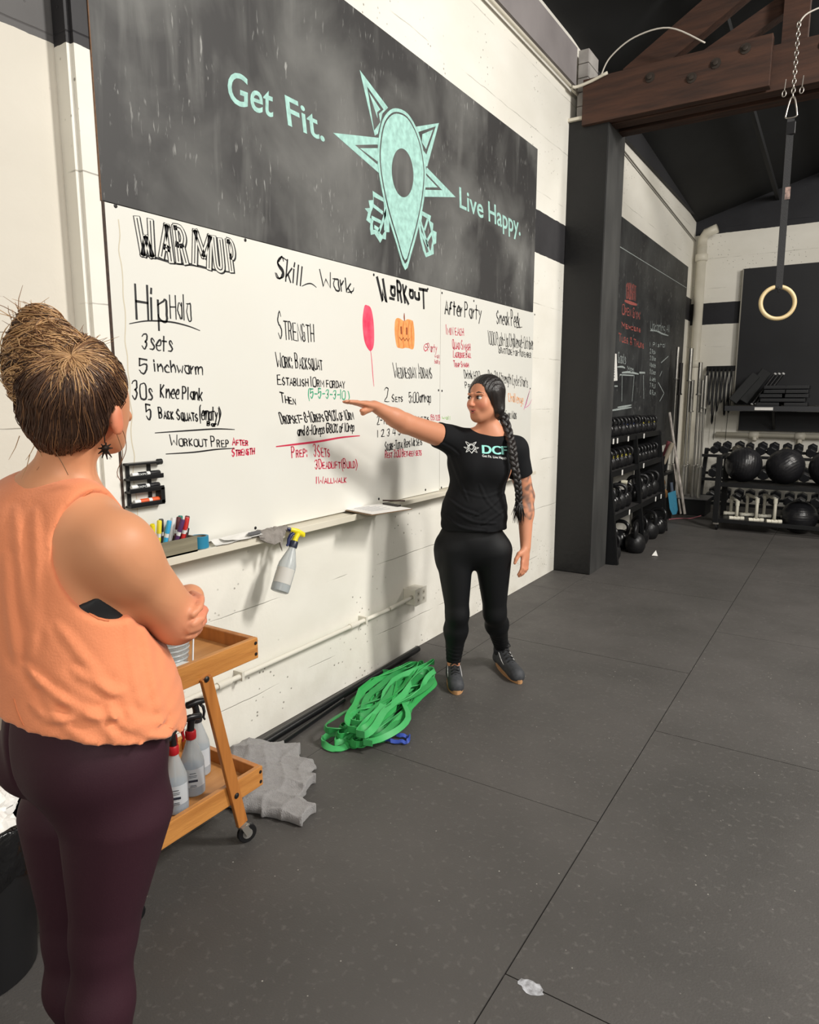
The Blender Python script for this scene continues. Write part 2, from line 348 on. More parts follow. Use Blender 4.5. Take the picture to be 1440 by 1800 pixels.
# '(' and ')' drawn cleanly
G['(']='2|~2817140200'.replace('0200','1320'); G[')']='2|~081714130'[:-1].replace('1413','242300'); 
def text_on(mb,s,p0,p1,ptop,w,frame,nrm,thick=.0005,small=.74,taper=True,jit=.12):
    'p0->p1 baseline, p0->ptop cap height; all world points on the board'
    p0=Vector(p0);U=(Vector(p1)-p0);V=(Vector(ptop)-p0)/6.
    sc_=s[0]=='^'; low=[ch.islower() and sc_ for ch in s.strip('^')]; s=s.strip('^').upper() if sc_ else s
    adv=[(glyph(c)[0]+1.3)*(.8 if lw else 1) if c!=' ' else 2.4 for c,lw in zip(s,low)]; tot=sum(adv)-1.3; x=0
    for c,a,lw in zip(s,adv,low):
        gx=.8 if lw else 1; gy=.7 if lw else 1
        k=1+random.uniform(-jit,jit)*.6; jy=random.uniform(-jit,jit)*1.2
        for P in glyph(c)[1]:
            mb.strip([p0+U*((x+q.x*gx+random.uniform(-jit,jit))/tot)+V*(q.y*k*gy+jy+random.uniform(-jit,jit)) for q in P],w,nrm,thick,taper)
        x+=a
NX=(1,0,0)
def B(px,py,x=0.): return at(px,py,0,x)
def word(mb,s,bx0,by0,bx1,by1,tx,ty,w=.0072,x=0.,thick=.0006):
    text_on(mb,s,B(bx0,by0,x),B(bx1,by1,x),B(tx,ty,x),w,None,NX,thick)
def line(mb,P,w=.006,x=0.,sm=True,thick=.0006,taper=True,closed=False):
    w=max(w,.006)
    Q=[B(a,b,x) for a,b in P]
    if closed: Q.append(Q[0])
    mb.strip(crom(Q,5) if sm and len(Q)>2 else Q,w,NX,thick,taper)
ink=mat('marker_black',(26,25,27),.5); red=mat('marker_red',(206,52,82),.5); grn=mat('marker_green',(70,170,130),.5); orange=mat('marker_orange',(236,150,84),.6,noise=(40,.5,O1,(250,190,120)))
# ------------------------------------------------------------------ blackboard
bb=empty('blackboard',(0,3.3,2.168),'large chalk-dusted blackboard panel above the whiteboards with the mint logo','blackboard')
bbm=bpy.data.materials.new('chalkboard'); bbm.use_nodes=True
def chalk(m,dark,light,amt=.5,streak=.4):
    nt=m.node_tree;N=nt.nodes;K=nt.links;b=N['Principled BSDF']; g=N.new('ShaderNodeNewGeometry')
    def nz(sc,st=(1,1,1),det=7):
        mp=N.new('ShaderNodeMapping'); mp.inputs['Scale'].default_value=st; K.new(g.outputs['Position'],mp.inputs[0])
        n=N.new('ShaderNodeTexNoise'); n.inputs['Scale'].default_value=sc; n.inputs['Detail'].default_value=det; n.inputs['Distortion'].default_value=.4; K.new(mp.outputs[0],n.inputs[0]); return n.outputs[0]
    def rng(v,a,b2,c=0,d=1):
        x=N.new('ShaderNodeMapRange'); x.inputs[1].default_value=a;x.inputs[2].default_value=b2;x.inputs[3].default_value=c;x.inputs[4].default_value=d; K.new(v,x.inputs[0]); return x.outputs[0]
    def mul(a,c):
        x=N.new('ShaderNodeMath'); x.operation='MULTIPLY'; K.new(a,x.inputs[0]); 
        if isinstance(c,float): x.inputs[1].default_value=c
        else: K.new(c,x.inputs[1])
        return x.outputs[0]
    def mix(f,a,c):
        x=N.new('ShaderNodeMix'); x.data_type='RGBA'; K.new(f,x.inputs[0])
        for i,v in ((6,a),(7,c)):
            if isinstance(v,tuple): x.inputs[i].default_value=(*s2l(v),1)
            else: K.new(v,x.inputs[i])
        return x.outputs[2]
    base=mix(mul(rng(nz(1.7),.42,.72),amt),dark,light)
    base=mix(mul(mul(rng(nz(9,(1,1,.14)),.52,.72),rng(nz(2.1),.45,.65)),streak),base,light)
    sc=mul(mul(rng(nz(70,(1,.9,.2),3),.62,.72),rng(nz(3.1),.47,.6)),.5); base=mix(sc,base,(200,200,196)); K.new(base,b.inputs['Base Color'])
    b.inputs['Roughness'].default_value=.55; b.inputs['Specular IOR Level'].default_value=.4
chalk(bbm,(58,57,57),(130,130,127),.8,.65)
edge=mat('plywood_edge',(122,86,56),.7,noise=(12,.6,(1,1,6),(70,50,36)))
o=MB().box((-.017,1.494,2.170),(0,5.125,3.332)).build('panel',bbm,bb)
MB().box((-.017,1.4905,2.168),(.0004,1.494,3.334)).build('panel_edge',edge,bb)
mint=mat('chalk_mint',(176,222,212),.8,noise=(30,.42,(1,1,1),(96,122,118))); bbk=bbm
def outline(s):
    cu=bpy.data.curves.new('t','FONT'); cu.body=s; cu.size=1; cu.offset=.012; cu.resolution_u=4; o=bpy.data.objects.new('t',cu); SC.collection.objects.link(o)
    bpy.context.view_layer.update(); me=bpy.data.meshes.new_from_object(o.evaluated_get(bpy.context.evaluated_depsgraph_get()))
    V=[v.co.copy() for v in me.vertices]; F=[tuple(p.vertices) for p in me.polygons]; bpy.data.objects.remove(o); bpy.data.meshes.remove(me); return V,F
def print_on(mb,s,p0,p1,ptop,nrm,off=.0008,cap=.70):
    V,F=outline(s); x0=min(v.x for v in V);x1=max(v.x for v in V); p0=Vector(p0);U=Vector(p1)-p0;W=Vector(ptop)-p0
    mb._add([p0+U*((v.x-x0)/(x1-x0))+W*(v.y/cap)+Vector(nrm)*off for v in V],F)
def printed(name,s,a,b_,t,m,par,x=0.,off=.0008):
    mb=MB(); print_on(mb,s,B(*a,x),B(*b_,x),B(*t,x),NX,off); return mb.build(name,m,par)
printed('lettering','Get',(400,178),(480,206),(400,121),mint,bb)['label']='mint chalk word Get'
printed('lettering','Fit.',(506,219),(571,249),(500,166),mint,bb)['label']='mint chalk word Fit'
printed('lettering','Live',(808,364),(850,384),(807,328),mint,bb)['label']='mint chalk word Live'
printed('lettering','Happy.',(859,388),(915,414),(858,353),mint,bb)['label']='mint chalk word Happy'
lg=MB()
def pg(P,th,x=0.): lg.poly([B(a,b,x) for a,b in P],th,NX)
def zc(P,ox=370,oy=100,s=590/1440): return [(ox+a*s,oy+b*s) for a,b in P]
# arrow heads + feathers of the compass mark (traced on the board plane)
A1=zc([(640,56),(762,218),(738,242),(718,330),(705,338)]); A2=zc([(526,326),(728,348),(722,498)]); A3=zc([(980,284),(930,470),(905,470),(878,300)]); A4=zc([(1052,602),(918,600),(912,540),(928,474)])
F1=zc([(696,575),(752,612),(766,690),(768,752),(754,752),(752,784),(738,780),(728,798),(704,760),(688,764),(684,738),(686,715),(668,700),(676,668),(662,650),(684,648),(678,616),(698,614)])
F2=zc([(905,660),(946,682),(942,704),(956,714),(954,744),(970,752),(968,800),(956,806),(958,846),(924,860),(912,830),(900,780),(890,700)])
for P in (A1,A2,A3,A4,F1,F2): lg=MB(); pg(P,.0008); lg.build('logo_arrow',mint,bb)
lg=MB()
for P in (zc([(672,128),(742,226),(722,244),(728,280),(702,316)]),zc([(620,378),(716,376),(720,392),(716,462)]),zc([(966,298),(926,418),(912,400),(900,352),(892,322)]),zc([(994,572),(920,570),(922,496)]),
  zc([(700,600),(742,622),(752,700),(752,740),(736,766),(716,740),(698,742),(696,716),(700,700),(684,690),(690,664),(700,640)]),zc([(908,680),(934,696),(944,740),(952,790),(944,830),(926,842),(912,790),(902,730)])): lg=MB(); pg(P,.0014); lg.build('logo_gap',bbk,bb)
lg=MB()
for P in (zc([(678,150),(728,226),(714,238),(716,264)]),zc([(640,392),(716,392),(720,452)]),zc([(954,312),(924,396),(906,366),(908,332)]),zc([(974,560),(922,560),(924,508)])): lg=MB(); pg(P,.0020); lg.build('logo_arrowhead',mint,bb)
lg=MB()
for a,b_ in (((762,636),(722,752)),((700,640),(736,668)),((692,690),(728,708)),((704,730),(722,742)),((748,650),(748,742)),((896,690),(940,840)),((930,700),(918,740)),((950,752),(928,790)),((906,760),(930,812))):
    P=zc([a,b_]); lg=MB(); lg.strip([B(*P[0]),B(*P[1])],.018,NX,.0022); lg.build('logo_feather',mint,bb)
def ell(cx,cy,rx,ry,rot,n=40,a0=0,a1=360):
    return [(cx+rx*math.cos(R(a0+(a1-a0)*i/n))*math.cos(rot)-ry*math.sin(R(a0+(a1-a0)*i/n))*math.sin(rot),cy+rx*math.cos(R(a0+(a1-a0)*i/n))*math.sin(rot)+ry*math.sin(R(a0+(a1-a0)*i/n))*math.cos(rot)) for i in range(n)]
def drop(g):  # teardrop pin, g = growth in zoom px
    pts=[(834,918+g*1.9 if g else 918-0)]
    L=[(834,915),(796,800),(762,690),(740,600),(722,500),(716,420),(722,340),(738,270),(770,228),(805,222),(845,244),(880,300),(905,370),(920,450),(924,520),(914,620),(892,730),(862,840)]
    cx,cy=822,470; return [((a-cx)*(1-g)+cx,(b-cy)*(1-g*.82)+cy) for a,b in L]
for nm,g,mm,th in (('logo_pin',0,mint,.0026),('logo_gap',.075,bbk,.0031),('logo_pin',.115,mint,.0037)):
    lg=MB(); P=zc(drop(g)); Q=crom([B(a,b) for a,b in P],3,True) 
    # keep the tip sharp
    lg.poly(Q,th,NX); lg.build(nm,mm,bb)
lg=MB(); pg(zc(ell(822,498,46,105,R(-4))),.0043); lg.build('logo_hole',bbk,bb)
scm=mat('screw_dark',(48,46,46),.4,.6)
def screws(P,par,m=scm):
    for a,b_ in P:
        p=B(a,b_); MB().lathe([(.007,0),(.007,.0015),(.004,.0025)],8,Matrix.Translation(p)@Matrix.Rotation(R(90),4,'Y')).build('screw',m,par)
for o in list(bb.children): o.location-=bb.location
# ------------------------------------------------------------------ whiteboards
wm=mat('whiteboard_melamine',(228,227,220),.32,noise=(2.2,.25,O1,(222,218,206)),spec=.4)
wb=empty('whiteboard',(0,2.6,.955),'wide left whiteboard filled with black, red and green workout notes','whiteboard')
MB().box((-.018,1.503,.955),(0,3.7165,2.1665)).build('panel',wm,wb)
MB().box((-.018,1.494,.955),(-.0005,1.5025,2.168)).build('panel_edge',mat('stained_edge',(70,50,38),.7,noise=(14,.8,(1,1,5),(26,20,18))),wb)
st=MB(); random.seed(3)
st.strip(crom([Vector((0,1.55+random.uniform(-.006,.006),z*.05+.97)) for z in range(24)],3),.004,NX,.0004); st.build('dried_glue_stain',mat('glue_stain',(206,196,174),.6),wb)
random.seed(11)
def note(name,m,items,par,lines=(),label=None):
    mb=MB()
    for it in items: word(mb,*it)
    for l in lines: line(mb,*l) if isinstance(l,tuple) and isinstance(l[0],list) else None
    o=mb.build(name,m,par); 
    if label: o['label']=label
    return o
# WARMUP block capitals : double outline with a heavy drop shade
def zd(P,ox=180,oy=350,s=460/1440): return [(ox+a*s,oy+b*s) for a,b in P]
WU=[(206,306,298,318,182,98),(318,318,392,346,318,126),(412,346,486,358,390,146),(500,356,600,384,503,170),(622,384,676,396,604,204),(704,398,752,414,682,222)]
hd=MB(); h2=MB()
def block(mb,ch,q,dx,dy,w,off):
    p0,p1,pt=[B(*zd([(a+dx,b+dy)])[0]) for a,b in q]; wd,st=glyph(ch); U=(p1-p0)/wd; V=(pt-p0)/6.
    for P in st:
        Q=[p0+U*q_.x+V*q_.y for q_ in P]
        if len(Q)>7: mb.strip(Q,w,NX,off)
        else:
            for a,b in zip(Q,Q[1:]): mb.strip([a,b],w,NX,off)
for ch,(x0,y0,x1,y1,tx,ty) in zip('WARMUP',WU):
    q=((x0+6,y0-4),(x1-14,y1-5),(tx+7,ty+8))
    for k in range(3): block(hd,ch,q,2+k*2.4,2+k*2.2,.025,.0004+.0001*k)
    block(hd,ch,q,0,0,.028,.0010); block(h2,ch,q,0,0,.0215,.0014); block(hd,ch,q,0,0,.0045,.0018)
o=h2.build('heading',wm,wb); o['label']='white hollow fill of the WARMUP letters'
line(hd,zd([(225,308),(300,325),(400,352),(500,362),(610,388),(722,404)]),.010)
o=hd.build('heading',ink,wb); o['label']='double outlined heading WARMUP'; 
random.seed(12)
note('handwriting',ink,[('Hip',240,560,293,566,238,500,.010),('Halo',300,560,336,564,298,516,.006),('3sets',250,612,303,618,250,586),('5',245,655,262,658,245,630),('inchworm',272,652,356,658,270,632),
 ('30s',233,700,268,703,232,670),('Knee Plank',282,698,355,704,282,676),('5',258,736,268,738,256,712),('^Back Squats',280,735,348,740,278,716),('(empty)',350,736,386,740,350,714),('Bar',364,748,380,750,364,741),
 ('^Workout Prep',300,783,403,786,298,764,.006)],wb,label='black marker warm-up list').name
ln=MB(); line(ln,[(228,569),(260,564),(300,566),(330,573),(351,581)],.005); line(ln,[(273,761),(330,757),(380,754),(412,755)],.004); line(ln,[(292,798),(340,795),(380,790),(412,788)],.005); line(ln,[(385,715),(388,728),(382,748)],.004)
ln.build('underline',ink,wb)
note('handwriting',red,[('^After',409,782,436,783,408,770),('^Strength',408,802,447,798,408,788)],wb,label='small red After Strength note')
# Skill Work
sk=MB(); word(sk,'Skill',486,488,531,503,489,452,.010); word(sk,'Work',565,502,618,516,562,474,.010)
line(sk,[(503,457),(494,452),(488,462),(497,474),(498,486),(488,489),(484,480)],.009); line(sk,[(531,503),(540,499),(548,499),(556,505)],.003); line(sk,[(611,514),(620,512),(622,506)],.007); o=sk.build('heading',ink,wb); o['label']='curly heading Skill Work'
note('handwriting',ink,[('^Strength',490,594,552,602,487,548),('^Work: Backsquat',487,645,567,650,484,618),('^Establish 10rm forday',488,676,606,682,487,658),('^Then',494,706,520,712,492,690),
 ('^Dropset= 8-10reps @90% of 10rm',495,745,622,737,490,726),('and 8-10reps @80% of 10rep',523,766,622,757,523,750)],wb,label='black marker strength notes')
note('handwriting',grn,[('(5-5-3-3-10 )',541,699,614,702,541,683)],wb,label='green rep scheme in brackets')
rd=MB(); line(rd,[(486,785),(520,781),(560,776),(600,769),(632,766)],.010); word(rd,'^Prep:',513,804,541,802,512,786); word(rd,'^3Sets',552,802,580,803,550,782); word(rd,'^3Deadlift(Build)',554,824,628,822,553,808); word(rd,'^1Wallwalk',556,850,609,848,556,838)
o=rd.build('handwriting',red,wb); o['label']='red prep list under a red line'
wk=MB()
for ch,x0,y0,x1,y1,tx,ty in (('W',671,529,681,532,663,488),('o',687,518,694,519,687,497),('R',700,528,708,532,698,494),('K',712,532,720,535,708,501),('o',720,522,726,523,720,504),('u',730,525,737,526,729,508),('T',738,541,752,543,737,508)):
    random.seed(5); text_on(wk,ch,B(x0,y0),B(x1,y1),B(tx,ty),.017 if ch!='W' else .02,None,NX,.0006,jit=0,taper=False)
line(wk,[(685,524),(693,526)],.014,0.,False,.0006,False); o=wk.build('heading',ink,wb); o['label']='bold heading Workout'
random.seed(14)
note('handwriting',ink,[('^Wednesday Addams',694,664,760,665,690,637),('2',676,705,684,706,676,681),('^Sets',689,706,708,706,689,694),('5:00amrap',719,707,757,707,719,690),('2-Turkish',663,746,700,744,663,731),('^mullets',720,738,754,740,720,728),
 ('1 2 3 4 5',664,768,705,764,664,756),('^Score-Total Reps Wk Sets',677,792,742,782,677,777)],wb,label='black marker workout notes by the pumpkin')
note('handwriting',red,[('Party',752,617,768,620,752,603,.005),('wall',764,628,773,630,764,622,.004),('balls',764,638,773,640,764,631,.004),('155/205',757,738,774,739,757,729,.005),('^Rest 3:00 Between sets',677,805,741,800,677,792)],wb,label='small red workout notes')
dr=MB(); line(dr,[(752,604),(747,606),(745,612),(748,617),(752,612),(751,606),(749,604)],.004); line(dr,[(748,610),(750,611)],.008); dr.build('doodle',red,wb)
# balloon + pumpkin doodles
def zb(P,ox=620,oy=480,s=340/1440): return [(ox+a*s,oy+b*s) for a,b in P]
def blob(P,m,nm,par,th=.0006):
    mb=MB(); mb.poly(crom([B(*p) for p in zb(P)],4,True),th,NX); o=mb.build(nm,m,par); return o
balm=mat('marker_balloon',(226,54,92),.5,noise=(16,.5,(1,1.5,1),(240,130,150)))
blob([(88,246),(108,240),(132,256),(148,310),(158,400),(160,500),(152,556),(136,580),(118,570),(92,520),(78,440),(74,340)],balm,'doodle_balloon',wb)
dr=MB(); line(dr,zb([(134,580),(142,650),(150,760),(158,842)]),.005); dr.build('balloon_string',balm,wb)
blob([(318,350),(340,334),(372,352),(384,358),(408,344),(440,352),(452,372),(460,450),(458,540),(446,568),(420,560),(392,556),(372,562),(352,558),(330,548),(318,490),(312,420)],orange,'doodle_pumpkin',wb)
brn=mat('marker_brown',(150,70,34),.5); dr=MB(); line(dr,zb([(386,352),(384,330),(384,304)]),.012)
line(dr,zb([(348,478),(362,500),(376,480),(388,504),(400,484),(412,506),(422,486)]),.007,0.,False,.0012); line(dr,zb([(360,404),(362,448)]),.016,0.,False,.0012); line(dr,zb([(402,412),(402,452)]),.016,0.,False,.0012)
d2=MB()
for xx in (345,380,420,445): line(d2,zb([(xx,356),(xx-8,450),(xx,556)]),.004,0.,True,.0011)
d2.build('pumpkin_rib',mat('marker_orange_dark',(216,120,56),.5),wb)['kind']='stuff'
dr.build('pumpkin_face',brn,wb)
screws([(203,362),(431,422),(657,483),(752,508),(771,686),(449,928),(666,877),(748,861)],wb)
for o in list(wb.children): o.location-=wb.location
w2=empty('whiteboard',(0,4.4,.97),'narrower right whiteboard behind the coach headed After Party and Sneak Peek','whiteboard')
MB().box((-.018,3.7195,.965),(.0,5.142,2.166)).build('panel',wm,w2)
ap=MB(); word(ap,'After',782,551,812,556,782,527,.011); word(ap,'Party',817,557,846,562,817,532,.011); word(ap,'After',783,552,813,557,783,529,.004); o=ap.build('heading',ink,w2); o['label']='serif heading After Party'
ap=MB(); word(ap,'Sneak',873,568,895,572,873,546,.011); word(ap,'Peek',899,572,914,577,898,546,.011); line(ap,[(908,576),(918,575)],.004); o=ap.build('heading',ink,w2); o['label']='heading Sneak Peek'
note('handwriting',red,[('^1min each',785,588,815,590,784,570),('^Quad Smash',796,612,827,616,795,596),('^Lacrosse Ball',797,628,828,629,797,616),('^Trap Smash',798,645,824,645,797,635)],w2,label='red stretching list')
note('handwriting',ink,[('1000 Push-Up Challenge!-October',860,605,938,614,858,582),('^Gratitude For-November',877,620,934,629,876,607),('Drink H20',817,665,845,668,815,650),('^Protein',818,682,845,683,817,672),('Dec 24 Strength Cycle Starts',859,668,928,681,858,650),('^Family Wods',889,736,908,736,889,722)],w2,label='black marker challenge notes')
note('handwriting',orange,[('Challenge',894,705,920,710,893,690)],w2,label='orange word Challenge')
note('handwriting',mat('marker_lime',(150,200,110),.5),[('wall',777,736,792,738,777,730,.005)],w2)
dr=MB()
for k in range(7): line(dr,[(921+k*1.2,712-k*4+8),(926+k*1.0,708-k*4)],.005)
line(dr,[(923,717),(930,712),(935,702)],.003); dr.build('doodle',mat('marker_pink',(220,120,170),.5),w2)
screws([(777,515),(833,529),(940,553),(777,687),(776,857),(932,683)],w2)
for o in list(w2.children): o.location-=w2.location
for par in (bb,wb,w2):
    for o in par.children:
        if o.name.split('.')[0] in ('handwriting','heading','underline','lettering','doodle','pumpkin_face'): o['kind']='stuff'
# ------------------------------------------------------------------ people: signed distance fields meshed with surface nets
class Field:
    def __init__(s,lo,hi,h):
        s.h=h; s.lo=np.array(lo,float); n=np.ceil((np.array(hi)-s.lo)/h).astype(int)+1; s.n=n
        s.ax=[(s.lo[i]+h*np.arange(n[i])).astype(np.float32) for i in range(3)]; s.F=np.full(n,1.,np.float32)
    def sub(s,a,b,pad):
        i0=np.maximum(((np.minimum(a,b)-pad-s.lo)/s.h).astype(int),0); i1=np.minimum(((np.maximum(a,b)+pad-s.lo)/s.h).astype(int)+2,s.n)
        sl=tuple(slice(i0[k],max(i1[k],i0[k])) for k in range(3)); return sl,(s.ax[0][sl[0]][:,None,None],s.ax[1][sl[1]][None,:,None],s.ax[2][sl[2]][None,None,:])
    def _mix(s,sl,d,k,op):
        F=s.F[sl]
        if op=='+':
            hh=np.maximum(k-np.abs(F-d),0)/k if k>0 else 0; s.F[sl]=np.minimum(F,d)-hh*hh*k*.25
        elif op=='-':
            d=-d; hh=np.maximum(k-np.abs(F-d),0)/k if k>0 else 0; s.F[sl]=np.maximum(F,d)+hh*hh*k*.25
        elif op=='&': s.F[sl]=np.maximum(F,d)
    def cone(s,a,b,ra,rb,k=.02,op='+',fl=None):
        'tapered capsule; fl=(axis,scale) flattens across a direction'
        a=np.array(a,float);b=np.array(b,float); R_=max(ra,rb); sl,(X,Y,Z)=s.sub(a,b,R_+k+.03)
        if s.F[sl].size==0: return s
        ba=b-a; L=float(ba@ba)+1e-9
        px,py,pz=X-a[0],Y-a[1],Z-a[2]; t=np.clip((px*ba[0]+py*ba[1]+pz*ba[2])/L,0,1)
        dx,dy,dz=px-ba[0]*t,py-ba[1]*t,pz-ba[2]*t
        q=dx*dx+dy*dy+dz*dz
        if fl is not None:
            n=np.array(fl[0],float); n/=np.linalg.norm(n); c=fl[1]; m=dx*n[0]+dy*n[1]+dz*n[2]; q=q+m*m*(1/(c*c)-1)
        d=np.sqrt(q)-(ra+(rb-ra)*t)
        if fl is not None and fl[1]<1: d=d*np.maximum(fl[1],.5)
        s._mix(sl,d.astype(np.float32),k,op); return s
    def ell(s,c,r,M=None,k=.02,op='+'):
        c=np.array(c,float);r=np.array(r,float); R_=r.max(); sl,(X,Y,Z)=s.sub(c,c,R_+k+.03)
        if s.F[sl].size==0: return s
        p=[X-c[0],Y-c[1],Z-c[2]]
        if M is not None:
            M=np.array(M); p=[p[0]*M[0][j]+p[1]*M[1][j]+p[2]*M[2][j] for j in range(3)]
        k0=np.sqrt((p[0]/r[0])**2+(p[1]/r[1])**2+(p[2]/r[2])**2); k1=np.sqrt((p[0]/r[0]**2)**2+(p[1]/r[1]**2)**2+(p[2]/r[2]**2)**2)
        s._mix(sl,(k0*(k0-1)/(k1+1e-6)).astype(np.float32),k,op); return s
    def plane(s,p,n,k=0):
        'keep the side the normal points away from'
        n=np.array(n,float); n/=np.linalg.norm(n); X,Y,Z=s.ax[0][:,None,None],s.ax[1][None,:,None],s.ax[2][None,None,:]
        s.F=np.maximum(s.F,((X-p[0])*n[0]+(Y-p[1])*n[1]+(Z-p[2])*n[2]).astype(np.float32)); return s
    def disp(s,fn):
        X,Y,Z=s.ax[0][:,None,None],s.ax[1][None,:,None],s.ax[2][None,None,:]; m=np.abs(s.F)<.05
        s.F=s.F+np.where(m,fn(X,Y,Z),0).astype(np.float32); return s
    def mesh(s):
        F=s.F; F[0]=F[-1]=1; F[:,0]=F[:,-1]=1; F[:,:,0]=F[:,:,-1]=1
        S=F<0; n=s.n-1
        c=np.zeros(n,np.int8)
        for i in (0,1):
            for j in (0,1):
                for k in (0,1): c+=S[i:n[0]+i,j:n[1]+j,k:n[2]+k]
        act=(c>0)&(c<8); idx=np.argwhere(act); ids=np.full(n,-1,np.int32); ids[act]=np.arange(len(idx))
        acc=np.zeros((len(idx),3)); cnt=np.zeros(len(idx)); cr=[(i,j,k) for i in (0,1) for j in (0,1) for k in (0,1)]
        V={q:F[idx[:,0]+q[0],idx[:,1]+q[1],idx[:,2]+q[2]].astype(float) for q in cr}
        for a in cr:
            for ax in range(3):
                if a[ax]==1: continue
                b=list(a); b[ax]=1; b=tuple(b); va,vb=V[a],V[b]; m=(va<0)!=(vb<0); t=np.where(m,va/np.where(m,va-vb,1),0)
                p=np.array(a,float)[None,:].repeat(len(idx),0); p[:,ax]+=t; acc+=p*m[:,None]; cnt+=m
        P=(idx+acc/cnt[:,None])*s.h+s.lo; Q=[]
        for ax in range(3):
            u,v=[(1,2),(2,0),(0,1)][ax]
            sa=[slice(None)]*3; sb=[slice(None)]*3; sa[ax]=slice(0,-1); sb[ax]=slice(1,None); A=S[tuple(sa)];Bq=S[tuple(sb)]; e=np.argwhere(A!=Bq)
            e=e[(e[:,u]>0)&(e[:,v]>0)&(e[:,u]<n[u])&(e[:,v]<n[v])]
            f=A[e[:,0],e[:,1],e[:,2]]
            def cell(du,dv):
                q=e.copy(); q[:,u]-=du; q[:,v]-=dv; return ids[q[:,0],q[:,1],q[:,2]]
            q=np.stack([cell(1,1),cell(0,1),cell(0,0),cell(1,0)],1); q=np.where(f[:,None],q,q[:,::-1]); Q.append(q)
        return P,np.concatenate(Q)
def smooth_pts(P,Q,it=2,lam=.5):
    E=np.concatenate([Q[:,[0,1]],Q[:,[1,2]],Q[:,[2,3]],Q[:,[3,0]]]); E=np.concatenate([E,E[:,::-1]])
    for _ in range(it):
        acc=np.stack([np.bincount(E[:,0],P[E[:,1],k],len(P)) for k in range(3)],1); c=np.bincount(E[:,0],minlength=len(P))[:,None]; P=P*(1-lam)+lam*acc/np.maximum(c,1)
    return P
def fbuild(F,name,m,parent,it=2,colfn=None,lam=.5):
    P,Q=F.mesh(); P=smooth_pts(P,Q,it,lam); me=bpy.data.meshes.new(name)
    me.vertices.add(len(P)); me.vertices.foreach_set('co',P.ravel()); me.loops.add(Q.size); me.loops.foreach_set('vertex_index',Q.ravel().astype(np.int32))
    me.polygons.add(len(Q)); me.polygons.foreach_set('loop_start',np.arange(0,Q.size,4,dtype=np.int32)); 
    try: me.polygons.foreach_set('loop_total',np.full(len(Q),4,dtype=np.int32))
    except Exception: pass
    me.materials.append(m); me.update(calc_edges=True); me.validate(); me.polygons.foreach_set('use_smooth',[True]*len(me.polygons))
    if colfn is not None:
        a=me.color_attributes.new('Col','FLOAT_COLOR','POINT'); C4=np.ones((len(me.vertices),4)); C4[:,:3]=colfn(P); a.data.foreach_set('color',C4.ravel())
    o=bpy.data.objects.new(name,me); SC.collection.objects.link(o)
    if parent: o.parent=parent; o.location=-Vector(parent.location)
    return o
def vp(px,py,off,base,hd):
    'point seen at the measured pixel on the upright plane through base facing heading hd (radians left of +Y), moved off metres away from the viewer'
    n=Vector((-math.sin(hd),math.cos(hd),0)); d=_fw*FPX+_rt*(px-720)-_up*(py-900); t=((Vector((base[0],base[1],0))+n*off-_C).dot(n))/d.dot(n); p=_C+d*t; return np.array(p)
def L3(c): return np.array(s2l(c))
def ridges(F,lines,conv,ax,w,amp):
    'cloth folds : raised creases along measured lines (u along ax, height z)'
    I=np.nonzero(np.abs(F.F)<.018); U=F.ax[0][I[0]]*ax[0]+F.ax[1][I[1]]*ax[1]; Z=F.ax[2][I[2]]; D=np.zeros(len(Z),np.float32)
    for L in lines:
        k=1.
        if isinstance(L[0],float): k=L[0]; L=L[1:]
        P=crom([Vector((float(conv(a,b)@ax),float(conv(a,b)[2]),0)) for a,b in L],3); dm=None; n=len(P)-1
        for i in range(n):
            a,b=P[i],P[i+1]; ba=b-a; l2=ba.length_squared+1e-9; t=np.clip(((U-a.x)*ba.x+(Z-a.y)*ba.y)/l2,0,1); d=np.sqrt((U-a.x-t*ba.x)**2+(Z-a.y-t*ba.y)**2)
            tt=(i+t)/n; e=d+np.float32(.0)+(1-np.clip(4*tt*(1-tt)*1.6,0,1))*w*.8; dm=e if dm is None else np.minimum(dm,e)
        D+=k*amp*(np.exp(-(dm/w)**2)-.55*np.exp(-((dm-2.1*w)/(w*.9))**2))
    F.F[I]-=D
skin=mat('skin',(214,150,116),.5,attr='Col',sss=.06,spec=.35)
lo_skin=(226,160,122)
def hand(F,w,dirv,up,side,L=.18,curl=.25,spread=1.,thumb=1,k=.010,thick=.012):
    'w wrist, dirv towards the fingertips, up = back of the hand, side = thumb side'
    d=np.array(dirv,float);d/=np.linalg.norm(d);u=np.array(up,float);u-=d*(u@d);u/=np.linalg.norm(u);s=np.cross(d,u)
    if s@np.array(side)<0: s=-s
    pl=L*.5
    F.cone(w,w+d*pl*.5,.024,.030,.015,fl=(u,.6)); 
    for i,o in enumerate((.028,.010,-.008,-.025)): F.cone(w+d*pl*.2+s*o*.5,w+d*pl+s*o,.016,.0115,.012,fl=(u,.85))
    fl_=(.43,.48,.45,.35)
    for i,o in enumerate((.029,.0100,-.009,-.026)):
        p=w+d*pl+s*o; dd=d+s*(o*3.2*spread); c=curl*(1+.15*i)
        for j,(fr,r0,r1) in enumerate(((.45,.0105,.0095),(.3,.0095,.0085),(.25,.0085,.0072))):
            dd=dd/np.linalg.norm(dd); q=p+dd*fl_[i]*L*fr; F.cone(p,q,r0,r1,.004); p=q; dd=dd*math.cos(c)-u*math.sin(c)
    if thumb:
        p=w+d*pl*.25+s*.018; q=p+(d*.55+s*.8-u*.25)*.040; r=q+(d*.85+s*.35-u*.3)*.032; t=r+(d*.95+s*.1-u*.25)*.024
        F.cone(p,q,.016,.0125,.012);F.cone(q,r,.0125,.0105,.006);F.cone(r,t,.0105,.008,.004)
    return F
